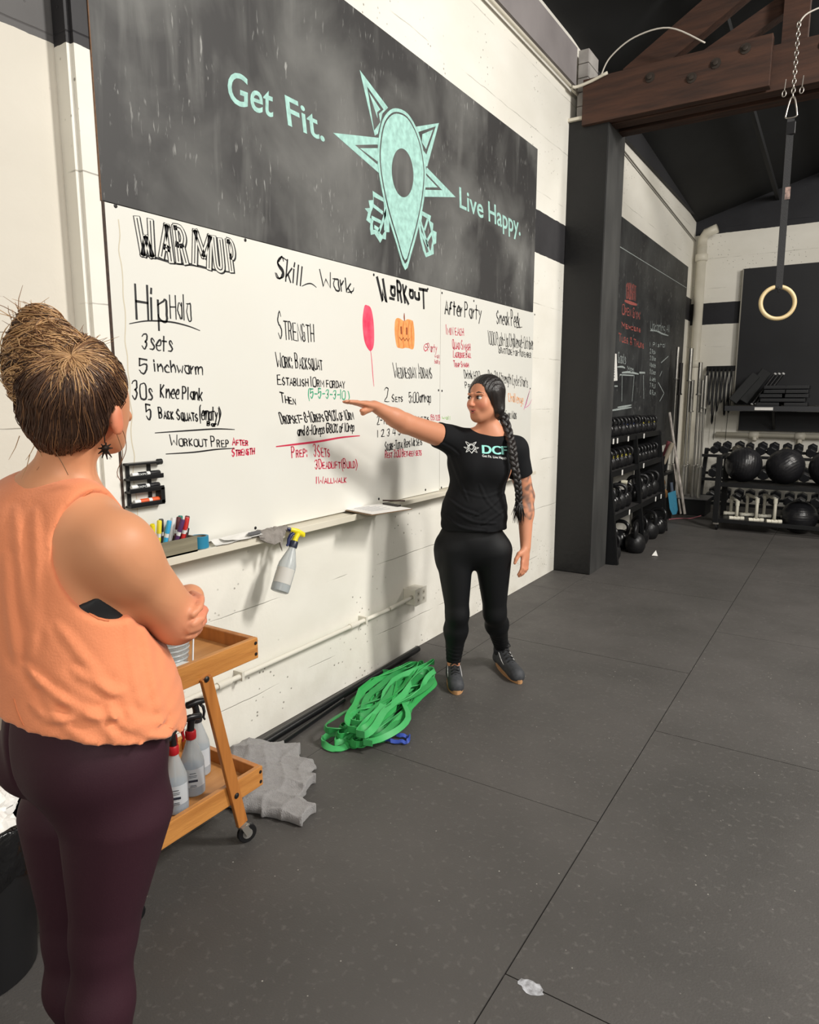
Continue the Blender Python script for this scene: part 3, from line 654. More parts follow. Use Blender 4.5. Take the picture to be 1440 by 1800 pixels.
# ------------------------------------------------------------------ coach in black
CB=(.58,3.18); HD=YAW
def c(px,py,off=0.): return vp(px,py,off,CB,HD)
VW=np.array([-math.sin(YAW),math.cos(YAW),0]); RT=np.array([math.cos(YAW),math.sin(YAW),0]); UPV=np.array([0,0,1.])
coach=empty('person',(.58,3.18,0),'person in black tee and leggings with a long braid, arm stretched to the whiteboard','person')
FB=Field((-.02,2.2,-.01),(1.05,3.75,1.70),.0046)
# head : facing image-left, a little down.  fd = face direction, fs = its side, fu = up
fd=np.array(-RT*.71-VW*.70); fd/=np.linalg.norm(fd); fu=UPV; fs=np.cross(fd,fu); fu=fu+fd*-.02
hc=c(853,702,.0); HM=np.stack([fs,fd,UPV],1)   # columns: local axes in world
def hp_(x,y,z): return hc+fs*x+fd*y+UPV*z
FB.ell(hp_(0,-.012,.038),(.074,.092,.078),HM,.02)             # cranium
FB.ell(hp_(0,.028,-.022),(.058,.066,.088),HM,.02)             # face
FB.ell(hp_(0,.052,-.082),(.026,.028,.022),HM,.025)             # chin
FB.cone(hp_(.044,.0,-.055),hp_(.014,.058,-.088),.024,.016,.03); FB.cone(hp_(-.044,.0,-.055),hp_(-.014,.058,-.088),.024,.016,.03)
for q in (1,-1):
    FB.ell(hp_(.037*q,.062,-.026),(.022,.015,.020),HM,.03); FB.ell(hp_(.029*q,.101,.008),(.017,.013,.011),HM,.010,'-'); FB.cone(hp_(.012*q,.092,.026),hp_(.044*q,.076,.026),.008,.007,.010)
    FB.ell(hp_(.075*q,-.008,-.012),(.011,.017,.030),HM,.006)
FB.cone(hp_(0,.090,.014),hp_(0,.114,-.024),.0075,.011,.008); FB.ell(hp_(0,.106,-.028),(.017,.014,.009),HM,.006)
FB.ell(hp_(0,.083,-.058),(.026,.014,.018),HM,.012)
FB.cone(hp_(0,-.02,-.05),c(860,775,.03),.047,.055,.025)                            # neck
# trunk (mostly under clothes)
ch=c(848,820,.03); ab=c(842,890,.02); pe=c(832,945,.02)
FB.ell(ch,(.15,.10,.15),np.stack([RT,VW,UPV],1),.05); FB.ell(ab,(.12,.085,.13),np.stack([RT,VW,UPV],1),.05); FB.ell(pe,(.145,.098,.12),np.stack([RT,VW,UPV],1),.05)
shR=c(792,772,.02); shL=c(905,790,.06)
FB.cone(c(868,768,.03),shR,.05,.05,.05); FB.cone(c(868,768,.03),shL,.05,.05,.05)
# image-left arm : reaches towards the board, hand forward of the shoulder
elR=c(712,744,-.17); wrR=c(658,714,-.30)
FB.cone(shR,elR,.062,.047,.03); FB.cone(elR,elR+(wrR-elR)*.35,.047,.043,.02); FB.cone(elR+(wrR-elR)*.3,wrR,.043,.0265,.02)
hd_=c(600,703,-.42)-wrR; hand(FB,wrR,hd_,UPV,np.array([0,0,-1.])*.6-VW,L=.175,curl=.06,spread=.4,thumb=0)
pth=wrR+hd_/np.linalg.norm(hd_)*.02-UPV*.01; FB.cone(pth,pth+c(644,722,-.34)-wrR+[0,0,-.004],.016,.012,.01); FB.cone(c(650,720,-.33),c(636,722,-.37),.013,.011,.006)
# image-right arm hangs
elL=c(924,872,.09); wrL=c(924,962,.02)
FB.cone(shL,elL,.058,.045,.03); FB.cone(elL,elL+(wrL-elL)*.35,.045,.042,.02); FB.cone(elL+(wrL-elL)*.3,wrL,.042,.027,.02)
hand(FB,wrL,c(922,1003,-.02)-wrL,RT*.8-VW*.6,-VW-RT*.4,L=.165,curl=.38,spread=.5)
# legs
hiR=c(800,965,.02); hiL=c(868,968,.03); knR=c(804,1080,.0); knL=c(870,1078,.06); tR=np.array(at(804,1222,2,0)); tL=np.array(at(915,1203,2,0)); hL=np.array(at(884,1172,2,0)); heR=tR+VW*.24-RT*.012; heL=hL+(hL-tL)*.35
dR=(tR-heR)/np.linalg.norm(tR-heR); dL=(tL-heL)/np.linalg.norm(tL-heL); anR=heR+dR*.055+np.array([0,0,.10]); anL=heL+dL*.06+np.array([0,0,.10])
def leg(F,hi,kn,an,g=0,k=.03):
    F.cone(hi,kn,.097+g,.053+g,k); m=kn+(an-kn)*.33+VW*.01; F.cone(kn,m,.051+g,.055+g,k); F.cone(m,an,.055+g,.034+g,k); return F
leg(FB,hiR,knR,anR,-.013); leg(FB,hiL,knL,anL,-.013)
for an in (anR,anL): FB.cone(an,np.array([an[0],an[1],.045]),.034,.034,.02)
def coachcol(P):
    C=np.tile(L3((206,142,110)),(len(P),1)); q=(P-hc)@HM
    def blend(m,col):
        m=np.clip(m,0,1)[:,None]; C[:]=C*(1-m)+L3(col)*m
    g=lambda c_,r:np.exp(-(((q-np.array(c_))/np.array(r))**2).sum(1))
    for s in (1,-1): blend(g((.040*s,.08,-.03),(.022,.04,.018))*.55,(206,112,92)); blend(g((.029*s,.095,.012),(.02,.02,.010))*.5,(140,86,66))
    blend(g((0,.115,-.026),(.014,.02,.012))*.45,(205,115,92)); pass
    # tattooed sleeve on the hanging arm (ink patches, own colour)
    a,b=shL,elL+(wrL-elL)*.45; d=b-a; t=((P-a)@d)/(d@d); r=np.linalg.norm(P-(a+t[:,None]*d),axis=1); n=np.sin(P[:,0]*150+np.sin(P[:,2]*90)*2)+np.sin(P[:,2]*130+np.sin(P[:,1]*110)*2)+np.sin(P[:,1]*170)
    blend(((t>.35)&(t<1.0)&(r<.075))*np.clip(.35+.3*n,0,.8),(96,84,80))
    h=np.linalg.norm(P-c(917,990,0),axis=1); blend(np.exp(-(h/.05)**2)*.35,(205,120,98)); return C
FB0=fbuild(FB,'body',skin,coach,2,coachcol)
# eyes, brows
ew=mat('eye_white',(225,218,212),.25); iris=mat('iris_dark',(36,24,20),.15); hairm=mat('black_hair',(24,20,20),.33,noise=(14,.5,(6,6,1),(46,38,36)),spec=.6,bump=(60,.4,(5,5,.6)))
for q in (1,-1):
    e=MB().ball(hp_(.0285*q,.078,.0085),.0118,16,10).build('eye',ew,coach,True,org=hp_(.0285*q,.078,.0085)); e.location-=coach.location
    g_=Vector(fd*.9-RT*.45); g_.normalize(); p=Vector(hp_(.0285*q,.078,.0085))+g_*.0106; i_=MB().ball(p,(.0070,.0070,.0070),12,8).build('iris',iris,coach,True); i_.location-=coach.location
    b=MB().tube([hp_(.013*q,.0925,.0300),hp_(.030*q,.0885,.0365),hp_(.050*q,.070,.0300)],[.0020,.0028,.0010],6); o=b.build('eyebrow',hairm,coach,True); o.location-=coach.location
    b=MB().tube([hp_(.014*q,.089,.0115),hp_(.028*q,.0925,.0165),hp_(.043*q,.079,.0125)],[.001,.0022,.0012],6); o=b.build('eyelashes',hairm,coach,True); o.location-=coach.location
lipm=mat('lip',(178,88,82),.4); lipd=mat('mouth_dark',(58,22,22),.5)
for nm,P,rr,m in (('upper_lip',[(-.027,.0835,-.0555),(-.010,.0945,-.0520),(0,.0955,-.0530),(.010,.0945,-.0520),(.027,.0835,-.0555)],[.0012,.0040,.0036,.0040,.0012],lipm),('mouth_gap',[(-.023,.0860,-.0568),(0,.0960,-.0585),(.023,.0860,-.0568)],[.0012,.0034,.0012],lipd),('lower_lip',[(-.024,.0840,-.059),(0,.0955,-.0645),(.024,.0840,-.059)],[.0014,.0048,.0014],lipm)):
    o=MB().tube(crom([Vector(hp_(*q)) for q in P],3),[float(np.interp(i/(3*(len(P)-1)),np.linspace(0,1,len(rr)),rr)) for i in range(3*(len(P)-1)+1)],8).build(nm,m,coach,True); o.location-=coach.location
# hair cap, side-parted and swept back behind the ears
FH=Field(hc-[.16,.16,.16],hc+[.16,.16,.16],.004)
FH.ell(hp_(0,-.018,.040),(.083,.100,.086),HM,.01); FH.cone(hp_(.066,.012,.04),hp_(.070,-.018,-.05),.022,.030,.03); FH.cone(hp_(-.066,.012,.04),hp_(-.070,-.018,-.05),.022,.030,.03); FH.ell(hp_(0,-.05,-.04),(.075,.06,.08),HM,.03)
FH.ell(hp_(.0,.075,-.020),(.060,.062,.090),HM,.012,'-'); FH.ell(hp_(-.012,.088,.040),(.038,.035,.038),HM,.02,'-')
FH.disp(lambda X,Y,Z:.0012*np.sin((X*fs[0]+Y*fs[1])*420+Z*30))
fbuild(FH,'hair',hairm,coach,1)
# braid over the image-right shoulder, down the chest
bp=crom([c(884,728,.04),c(893,758,.0),c(900,785,-.075),c(904,812,-.10),c(909,840,-.10),c(912,866,-.09),c(912,886,-.07)],8); bp=[np.array(p) for p in bp]
br=MB(); L_=len(bp)
for k in range(3):
    pts=[];rs=[]
    for i,p in enumerate(bp):
        t=i/(L_-1); a=2*math.pi*(t*5.5)+k*2*math.pi/3; rr=.0135*(1-.3*t); d=RT*math.sin(a)*rr+VW*math.sin(2*a)*rr*.55; pts.append(p+d); rs.append(.0140*(1-.35*t))
    br.tube(crom([Vector(p) for p in pts],2),[rs[min(i//2,L_-1)] for i in range(2*(L_-1)+1)],8)
o=br.build('braid',hairm,coach,True); o.location-=coach.location
random.seed(2); tl=MB()
for k in range(46):
    a=Vector(bp[-1])+Vector((random.uniform(-.014,.014),random.uniform(-.014,.014),.01)); b=a+Vector((random.uniform(-.02,.02),random.uniform(-.02,.02),-random.uniform(.06,.12))); tl.tube([a,(a+b)/2+Vector((random.uniform(-.01,.01),0,0)),b],[.003,.0024,.0006],4)
o=tl.build('braid_tail',hairm,coach,True); o.location-=coach.location; o['kind']='stuff'
# t-shirt
tee=mat('black_cotton',(14,15,18),.85,noise=(3,.4,O1,(20,21,24)),spec=.25)
FT=Field((.1,2.75,.72),(1.05,3.7,1.5),.0046); XM=np.stack([RT,VW,UPV],1)
FT.ell(c(843,812,.03),(.166,.122,.14),XM,.05); FT.ell(c(829,822,-.045),(.072,.065,.072),XM,.05); FT.ell(c(868,826,-.045),(.072,.065,.072),XM,.05)
FT.cone(c(838,865,.03),c(834,900,.03),.142,.158,.06,fl=(VW,.84)); FT.cone(c(834,900,.03),c(831,960,.03),.158,.176,.05,fl=(VW,.84))
FT.cone(c(866,778,.03),shR+[0,0,.0],.064,.063,.05); FT.cone(c(866,778,.03),shL,.064,.066,.05)
FT.cone(shR,shR+(elR-shR)*.52,.069,.063,.03); FT.cone(shL,shL+(elL-shL)*.62,.067,.064,.03)
d=elR-shR; sR=shR+d*.36; S2=FT
# cuffs, hem, neckline
def cut(F,p,n,rad,k=0):
    'cut by a plane only near p'
    n=np.array(n,float);n/=np.linalg.norm(n); sl,(X,Y,Z)=F.sub(np.array(p),np.array(p),rad); dd=((X-p[0])*n[0]+(Y-p[1])*n[1]+(Z-p[2])*n[2]); r=np.sqrt((X-p[0])**2+(Y-p[1])**2+(Z-p[2])**2)
    F.F[sl]=np.where(r<rad,np.maximum(F.F[sl],dd),F.F[sl])
cut(FT,shR+d*.30,d,.13); e=elL-shL; cut(FT,shL+e*.56,e,.115)
FT.ell(c(852,740,-.02),(.066,.11,.050),np.stack([RT,VW,UPV],1),.006,'-')
FT.plane(c(838,935,-.08),-UPV)
def folds(X,Y,Z):
    u=(X*RT[0]+Y*RT[1]); z=Z; lowr=np.clip((1.12-z)/.25,0,1)
    return -.0038*lowr*np.sin(z*110+u*38+np.sin(u*22)*1.6)-.0018*np.sin(z*34-u*60)
FT.disp(lambda X,Y,Z:folds(X,Y,Z)*.35)
ridges(FT,[[(800,898),(830,914),(872,918)],[(782,905),(808,924),(850,930)],[(888,868),(862,888),(830,905)],[(890,895),(862,910),(845,918)],[(788,878),(812,893),(842,903)],[.6,(842,850),(856,880),(882,905)],[.7,(792,800),(806,840),(822,880)],[(772,778),(790,788),(806,800)],[.7,(900,810),(896,845),(888,872)],[.6,(812,862),(850,872),(885,862)]],lambda a,b:c(a,b,-.06),RT,.006,.0042)
fbuild(FT,'t_shirt',tee,coach,2)
# leggings (matte) with mesh side panel + pocket
leg_m=mat('black_leggings',(11,13,16),.6,spec=.3); mesh_m=mat('mesh_panel',(58,50,44),.7)
FL=Field((.1,2.75,.06),(1.05,3.75,.95),.0046)
FL.ell(c(829,948,.03),(.166,.124,.155),XM,.05); FL.ell(c(833,895,.03),(.148,.115,.14),XM,.05)
leg(FL,hiR-RT*.004,knR,anR+[0,0,.01],.005,.035); leg(FL,hiL-RT*.004,knL,anL+[0,0,.01],.005,.035)
FL.ell(c(774,972,.02),(.026,.05,.075),XM,.03)
cut(FL,anR+[0,0,.012],-UPV,.09); cut(FL,anL+[0,0,-.0],-UPV,.09); FL.disp(lambda X,Y,Z:-.0014*np.sin(Z*260+X*60)*np.clip((.24-Z)/.06,0,1))
fbuild(FL,'leggings',leg_m,coach,2)
pn=MB(); P=[c(773,985,-.085),c(782,1040,-.06),c(784,1085,-.05),c(789,1120,-.03),c(794,1158,-.02)]
# shoes
shm=mat('shoe_knit',(52,54,58),.7,noise=(60,.4,O1,(80,82,86))); gum=mat('gum_sole',(186,140,96),.6); wht=mat('shoe_white',(205,205,205),.5); lac=mat('shoe_lace',(16,16,18),.7)
def shoe(heel,toe,nm):
    heel=np.array(heel,float); toe=np.array(toe,float); heel[2]=toe[2]=0; d=toe-heel; L=np.linalg.norm(d); d/=L; s=np.cross(d,UPV); F=Field(np.minimum(heel,toe)-[.09,.09,.0],np.maximum(heel,toe)+[.09,.09,.17],.0042)
    F.cone(heel+d*.03+[0,0,.035],toe-d*.045+[0,0,.03],.034,.040,.02); F.cone(heel+d*.035+[0,0,.04],heel+d*.04+[0,0,.085],.036,.036,.02); F.cone(heel+d*.07+[0,0,.070],toe-d*.06+[0,0,.040],.032,.03,.03)
    F.plane([0,0,.012],-UPV); F.cone(heel+d*.045+[0,0,.11],heel+d*.045+[0,0,.16],.030,.032,.004,'-')
    o=fbuild(F,nm,shm,coach,2)
    out=[]
    for i in range(28):
        a=2*math.pi*i/28; t=.5+.5*math.cos(a); w=.040+.006*t; out.append(Vector(heel+d*(L*.5+L*.5*math.cos(a)*1.0)+s*w*math.sin(a)*(1 if abs(math.sin(a))>.3 else 1)))
    mb=MB(); mb.poly(out[::-1],0.0,(0,0,-1)); sole=MB(); sole.poly([p+Vector((0,0,.018)) for p in out],.0,(0,0,1))
    sb=MB(); n_=len(out); sb._add([p for p in out]+[p+Vector((0,0,.020)) for p in out],[(i,(i+1)%n_,n_+(i+1)%n_,n_+i) for i in range(n_)]+[tuple(range(n_-1,-1,-1)),tuple(range(n_,2*n_))]); 
    q=sb.build('sole',gum,coach,30); q.location-=coach.location; q.parent=o; q.location=Vector((0,0,0))-o.location-coach.location+o.location+Vector((0,0,0)) if False else (0,0,0)
    lb=MB()
    for k in range(6):
        t=.30+k*.075; z=.124-.0098*k; cc=heel+d*L*t+[0,0,z]; lb.tube([cc-s*.022-[0,0,.008],cc+[0,0,.006],cc+s*.022-[0,0,.008]+d*.008],.0042,6)
    cc=heel+d*L*.29+[0,0,.130]; lb.tube(crom([cc,cc+s*.02+[0,0,.02],cc+s*.035,cc+d*.01],4),.0028,6); lb.tube(crom([cc,cc-s*.02+[0,0,.02],cc-s*.03+d*.02,cc+d*.012],4),.0028,6); lb.tube([cc,cc+s*.012+d*.01+[0,0,.03]],.0025,6)
    q=lb.build('laces',lac,o,True); q['kind']='stuff'; q.location=(0,0,0)
    for sg in (1,-1):
        st=MB().tube(crom([heel+d*L*.3+s*sg*.033+[0,0,.095],heel+d*L*.5+s*sg*.037+[0,0,.062],heel+d*L*.72+s*sg*.032+[0,0,.048]],5),.0022,6).build('side_stripe',wht,o,True); st.location=(0,0,0)
    return o
shoe(heR,tR,'shoe')
shoe(heL,tL,'shoe')
sk_=mat('grey_sock',(40,42,46),.8,bump=(90,.5,(1,1,3)))
mb=MB().tube([anL+[0,0,.045],anL+[0,0,.02],anL+[0,0,-.005],np.array([anL[0],anL[1],.07])],[.044,.043,.045,.043],18); o=mb.build('sock',sk_,coach,True); o.location-=coach.location
# print on the chest, laid over the cloth
from mathutils.bvhtree import BVHTree
def drape(obj,mb,pts,dirv,off):
    ob=bpy.data.objects[obj.name]; bm=bmesh.new(); bm.from_mesh(ob.data); T=BVHTree.FromBMesh(bm); out=[]
    for p in pts:
        h=T.ray_cast(Vector(p)-Vector(dirv)*.5,Vector(dirv)); out.append((h[0] if h[0] else Vector(p))-Vector(dirv)*off)
    bm.free(); return out
teeo=[o for o in coach.children if o.name.startswith('t_shirt')][0]
def cpx(px,py): return Vector(c(px,py,-.1))
def chest_print(s,a,b_,t_,nm,m,grow=.02,off=.003):
    V,F=outline(s); x0=min(v.x for v in V);x1=max(v.x for v in V); p0,p1,pt=cpx(*a),cpx(*b_),cpx(*t_)
    pts=[p0+(p1-p0)*((v.x-x0)/(x1-x0))+(pt-p0)*(v.y/.7) for v in V]; mb=MB(); mb._add(drape(teeo,mb,pts,VW,off),F); o=mb.build(nm,m,coach); o.location=-coach.location; o['kind']='stuff'; return o
mprint=mat('print_mint',(150,226,214),.6); wprint=mat('print_white',(225,228,226),.6)
for k in range(3): chest_print('DCF',(848+k*.7,797+k*.1),(893+k*.7,800+k*.1),(848+k*.7,783),'chest_lettering',mprint,off=.003+k*.0004)
chest_print('Get Fit. Live Happy.',(848,803),(893,808),(848,799),'chest_lettering',wprint)
mb=MB()
def cl(P,w_=.0035):
    Q=drape(teeo,mb,[cpx(580+x/3.6,620+y/3.6) for x,y in P],VW,.003); Q=crom(Q,3) if len(Q)>2 else Q; mb.strip(Q,w_,tuple(-VW),.0004)
import itertools
cl([(899+14*math.cos(a/8*6.283),600+14*math.sin(a/8*6.283)) for a in range(9)]); cl([(898,636),(878,608),(880,592),(899,580),(918,592),(922,608),(899,636)],.004)
for P in ([(878,592),(864,566),(886,578)],[(918,586),(932,568),(910,578)],[(872,604),(852,600),(870,612)],[(926,602),(946,604),(926,612)],[(884,620),(864,632),(880,606)],[(912,620),(934,634),(920,608)]): cl(P,.003)
o=mb.build('chest_logo',wprint,coach); o.location=-coach.location; o['kind']='stuff'
# ------------------------------------------------------------------ woman in the orange tank top, seen from behind
WB=(1.0,.74); WH=R(57)
def v(px,py,off=0.): return vp(px,py,off,WB,WH)
VN=np.array([-math.sin(WH),math.cos(WH),0]); VR=np.array([math.cos(WH),math.sin(WH),0])
def frame(deg): a=R(deg); f=np.array([-math.sin(a),math.cos(a),0]); return np.array([math.cos(a),math.sin(a),0]),f
ps,pf=frame(2); ts,tf=frame(12); hs,hf=frame(17)
PM=np.stack([ps,pf,UPV],1); TM=np.stack([ts,tf,UPV],1); HM2=np.stack([hs,hf,UPV],1)
wom=empty('person',(1.0,.74,0),'person in orange tank top and plum leggings seen from behind, hair in a messy bun','person')
F=Field((.55,.25,-.01),(1.5,1.35,1.68),.006)
h2=v(142,700,0)
def hq(x,y,z): return h2+hs*x+hf*y+UPV*z
F.ell(hq(0,-.01,.02),(.075,.094,.082),HM2,.02); F.ell(hq(0,.030,-.022),(.058,.066,.076),HM2,.02); F.ell(hq(0,.06,-.078),(.026,.028,.022),HM2,.02)
F.cone(hq(.046,.0,-.045),hq(.015,.062,-.083),.018,.014,.02); F.cone(hq(-.046,.0,-.045),hq(-.015,.062,-.083),.018,.014,.02); F.cone(hq(0,.098,-.0),hq(0,.122,-.036),.008,.011,.01)
F.ell(hq(.074,-.002,-.038),(.009,.016,.029),HM2,.004); F.ell(hq(.085,.002,-.034),(.006,.009,.016),HM2,.003,'-'); F.ell(hq(-.076,.0,-.035),(.011,.017,.032),HM2,.005)
F.cone(hq(0,-.022,-.05),v(102,872,.02),.046,.050,.025)
# back, shoulders
shr=v(200,960,-.10); shl=v(-5,925,.16)
F.ell(v(96,985,.03),(.165,.115,.16),TM,.05); F.ell(v(115,1110,.02),(.140,.105,.14),TM,.05); F.ell(v(150,1250,.02),(.165,.12,.12),PM,.05)
F.cone(v(100,885,.01),shr-UPV*.002,.046,.046,.05); F.cone(v(90,885,.03),shl+UPV*.0,.046,.046,.05); F.ell(v(130,955,-.05),(.06,.045,.08),TM,.04)
# near arm folded
elr=v(310,1088,-.015); F.cone(shr,elr,.058,.046,.03); F.ell(shr+(elr-shr)*.15,(.058,.058,.068),TM,.03)
wrr=elr-ts*.20+tf*.06+UPV*.045; F.cone(elr,wrr,.046,.029,.02); hand(F,wrr,-ts+UPV*.15,tf,UPV,L=.165,curl=.35,k=.01)
ell_=shl+tf*.13-UPV*.26-ts*.02; F.cone(shl,ell_,.058,.044,.03); hl=v(335,1050,.075); F.cone(ell_,hl,.043,.028,.02)
# far hand wrapped over the near elbow : palm behind the arm, four fingers curling round it
F.ell(v(330,1066,.05),(.026,.034,.034),None,.012)
for a in ([(338,1044,.03),(354,1052,-.015),(351,1068,-.050),(338,1080,-.066)],[(342,1060,.025),(360,1072,-.015),(354,1088,-.052),(338,1097,-.068)],[(342,1076,.02),(358,1090,-.018),(349,1104,-.054),(333,1110,-.066)],[(338,1092,.015),(350,1106,-.02),(339,1117,-.050),(325,1120,-.058)]):
    P=[v(*q) for q in a]; 
    for i in range(3): F.cone(P[i],P[i+1],.0092-.0007*i,.0085-.0007*i,.0008)
# legs (under leggings)
hr=v(205,1425,-.03); hl_=v(126,1425,.11); kr=v(183,1640,-.03); kl=v(131,1640,.10); ar=np.array([*(kr-pf*.03)[:2],.09]); al=np.array([*(kl-pf*.02+VR*.035)[:2],.09])
ar[:2]+=VR[:2]*.015
leg(F,hr,kr,ar,-.024); leg(F,hl_,kl,al,-.024)
def wcol(P):
    C=np.tile(L3((206,144,106)),(len(P),1))
    def bl(m,col): m=np.clip(m,0,1)[:,None]; C[:]=C*(1-m)+L3(col)*m
    bl(np.exp(-(np.linalg.norm(P-v(345,1080,-.01),axis=1)/.045)**2)*.6,(226,120,104)); bl(np.exp(-(np.linalg.norm(P-hq(.076,0,-.04),axis=1)/.035)**2)*.55,(214,108,84))
    bl(np.exp(-(np.linalg.norm(P-v(300,1100,-.05),axis=1)/.05)**2)*.3,(214,120,96)); return C
bdo=fbuild(F,'body',skin,wom,2,wcol)
# black sports bra
F=Field((.6,.3,.95),(1.4,1.2,1.5),.006); F.ell(v(96,985,.03),(.171,.121,.166),TM,.05); F.ell(v(115,1110,.02),(.146,.111,.146),TM,.05); 
p1_,p2_=v(140,1066,-.12),v(216,1030,-.12); nn=np.cross(p2_-p1_,VN); nn=nn/np.linalg.norm(nn); nn=nn if nn[2]>0 else -nn
F.plane(p1_,nn); F.plane(v(150,1105,0),-UPV); F.cone(shr,elr,.069,.053,.02,'-')
fbuild(F,'sports_bra',mat('bra_black',(20,22,26),.7),wom,1)

# orange tank top
tank=mat('orange_jersey',(229,140,96),.85,noise=(5,.25,O1,(214,128,86)),bump=(260,.12,O1),sheen=.2)
F=Field((.5,.2,.78),(1.5,1.3,1.5),.0055)
F.ell(v(92,985,.032),(.174,.126,.168),TM,.04); F.ell(v(130,950,-.05),(.064,.053,.088),TM,.04)
F.cone(v(105,1090,.03),v(126,1160,.03),.142,.155,.08,fl=(tf,.80)); F.cone(v(126,1160,.03),v(154,1250,.03),.155,.178,.07,fl=(pf,.84)); F.cone(v(154,1250,.03),v(164,1330,.02),.180,.194,.05,fl=(pf,.85))
F.cone(v(100,884,.01),v(142,893,-.045),.052,.044,.04); F.cone(v(90,884,.03),v(20,900,.13),.054,.050,.04)
F.ell(shr+ts*.042-UPV*.006-tf*.0,(.124,.128,.132),TM,.006,'-'); F.ell(shl-ts*.050-UPV*.010,(.112,.118,.128),TM,.006,'-')
F.cone(shr+UPV*.0,elr,.066,.054,.01,'-')
F.cone(v(106,770,.01),v(101,852,.02),.066,.060,.004,'-')
hemn=np.array([0,0,-1.])-VR*.27; F.plane(v(163,1296,-.12),hemn)
def wf(X,Y,Z):
    u=X*VR[0]+Y*VR[1]; u0=v(150,1150,0)@VR; w=u-u0; low=np.clip((1.16-Z)/.2,0,1); d=Z-.95
    s1=np.sin((Z-w*.45)*70+np.sin(w*24)*1.5+np.sin(Z*31+w*12)*.9); a=.0085*low*(1-np.abs(s1))**2.2+.005*low*(1-np.abs(np.sin((Z+w*.8)*38+1.1+np.sin(Z*50)*.5)))**3
    b=.0055*(1-np.abs(np.sin(w*26+Z*9+np.sin(Z*17)*.7)))**3*np.clip((1.32-Z)/.22,.0,1); a=-a;b=-b+.003
    r=-.0016*(np.abs(Z-.875-w*.05)<.004); return a+b+r
F.disp(lambda X,Y,Z:wf(X,Y,Z)*.22)
ridges(F,[[(46,1170),(80,1200),(120,1222),(175,1238),(208,1240)],[(190,1222),(205,1245),(240,1265),(302,1290)],[(215,1232),(250,1256),(288,1262)],[.7,(58,1232),(85,1250),(110,1248),(132,1232)],[.7,(120,1250),(150,1240),(185,1255),(200,1276)],[.35,(222,1080),(231,1150),(240,1200),(252,1236)],[.4,(254,1100),(262,1150),(273,1210),(286,1262)],
 [.5,(100,1090),(150,1150),(200,1212)],[.5,(22,900),(36,1000),(50,1100)],[.6,(8,980),(14,1080),(30,1170)],[.6,(75,1212),(120,1262),(172,1288)],[.6,(128,1165),(175,1192),(218,1206)],[.5,(60,900),(64,1000),(60,1100),(50,1160)]],lambda a,b:v(a,b,-.10),VR,.0065,.0062)
tko=fbuild(F,'tank_top',tank,wom,2)
def surf_tube(o,P,r,nm,m,flat=.5):
    bm=bmesh.new(); bm.from_mesh(o.data); T=BVHTree.FromBMesh(bm); bm.free(); Q=[]
    for p in crom([Vector(q) for q in P],4): h=T.find_nearest(p); Q.append(h[0]+h[1]*r*.2)
    q=MB().tube(Q,r,6,flat=flat).build(nm,m,wom,True); q.location=-wom.location; return q
trm=mat('orange_binding',(214,126,84),.85,bump=(260,.12,O1))
surf_tube(tko,[v(*q) for q in ((172,872,-.08),(148,880,-.08),(118,905,-.07),(98,940,-.06),(90,975,-.06),(92,1010,-.06),(108,1042,-.08),(140,1064,-.10),(178,1068,-.12),(212,1050,-.13))],.0032,'armhole_binding',trm)
surf_tube(bdo,[v(-22,862,.02),v(-6,842,.05),v(8,826,.09)],.008,'bra_strap',mat('bra_black',(20,22,26)))
surf_tube(tko,[v(a,b,-.10) for a,b in ((14,1232),(50,1272),(100,1296),(160,1300),(220,1292),(270,1286),(306,1280))],.0014,'hem_stitch',trm)
# plum leggings
plum=mat('plum_leggings',(52,24,35),.65,noise=(2.5,.25,O1,(34,14,24)),spec=.3,bump=(300,.06,O1))
F=Field((.55,.25,.05),(1.5,1.3,1.02),.006)
F.ell(v(155,1310,.02),(.172,.128,.13),PM,.05); F.ell(v(143,1245,.02),(.15,.115,.12),PM,.05)
F.ell(v(168,1335,-.035),(.104,.106,.108),PM,.03); F.ell(v(84,1318,.09),(.096,.098,.092),PM,.012)
g=.004; F.cone(hr,kr,.104,.059,.04); F.cone(hl_,kl,.100,.057,.012)
for K_,A_ in ((kr,ar),(kl,al)):
    m=K_+(A_-K_)*.34-pf*.014; F.cone(K_,m,.056,.058,.03); F.cone(m,A_,.057,.038,.03)
F.ell(v(30,1330,.0)-pf*.02,(.004,.03,.09),PM,.012,'-')
fbuild(F,'leggings',plum,wom,2)
for a_ in (ar,al): o_=shoe(np.array([a_[0],a_[1],0])-pf*.075,np.array([a_[0],a_[1],0])+pf*.15,'shoe'); o_.parent=wom; o_.location=-wom.location
# hair
hd_=mat('hair_brown',(64,44,34),.45,noise=(20,.5,(1,1,1),(96,66,46)),spec=.5); hm_=mat('hair_mid',(122,86,58),.45,noise=(20,.4,O1,(150,110,74))); hb_=mat('hair_blonde',(196,156,110),.42,noise=(20,.4,O1,(164,122,80)))
F=Field(h2-[.22,.22,.2],h2+[.22,.22,.26],.005)
F.ell(hq(0,-.016,.018),(.083,.098,.088),HM2,.01); F.ell(hq(0,-.050,-.045),(.064,.048,.052),HM2,.03); F.ell(hq(.0,.085,-.055),(.075,.075,.085),HM2,.01,'-'); F.ell(hq(.080,.01,-.055),(.032,.034,.045),HM2,.01,'-'); F.ell(hq(-.080,.01,-.055),(.032,.034,.045),HM2,.01,'-')
F.disp(lambda X,Y,Z:.004*np.sin(X*70+Z*40)*np.sin(Y*60-Z*30)); capo=fbuild(F,'hair',hd_,wom,1)
F=Field(h2-[.25,.25,.1],h2+[.22,.22,.30],.005); kn=v(126,640,-.075)
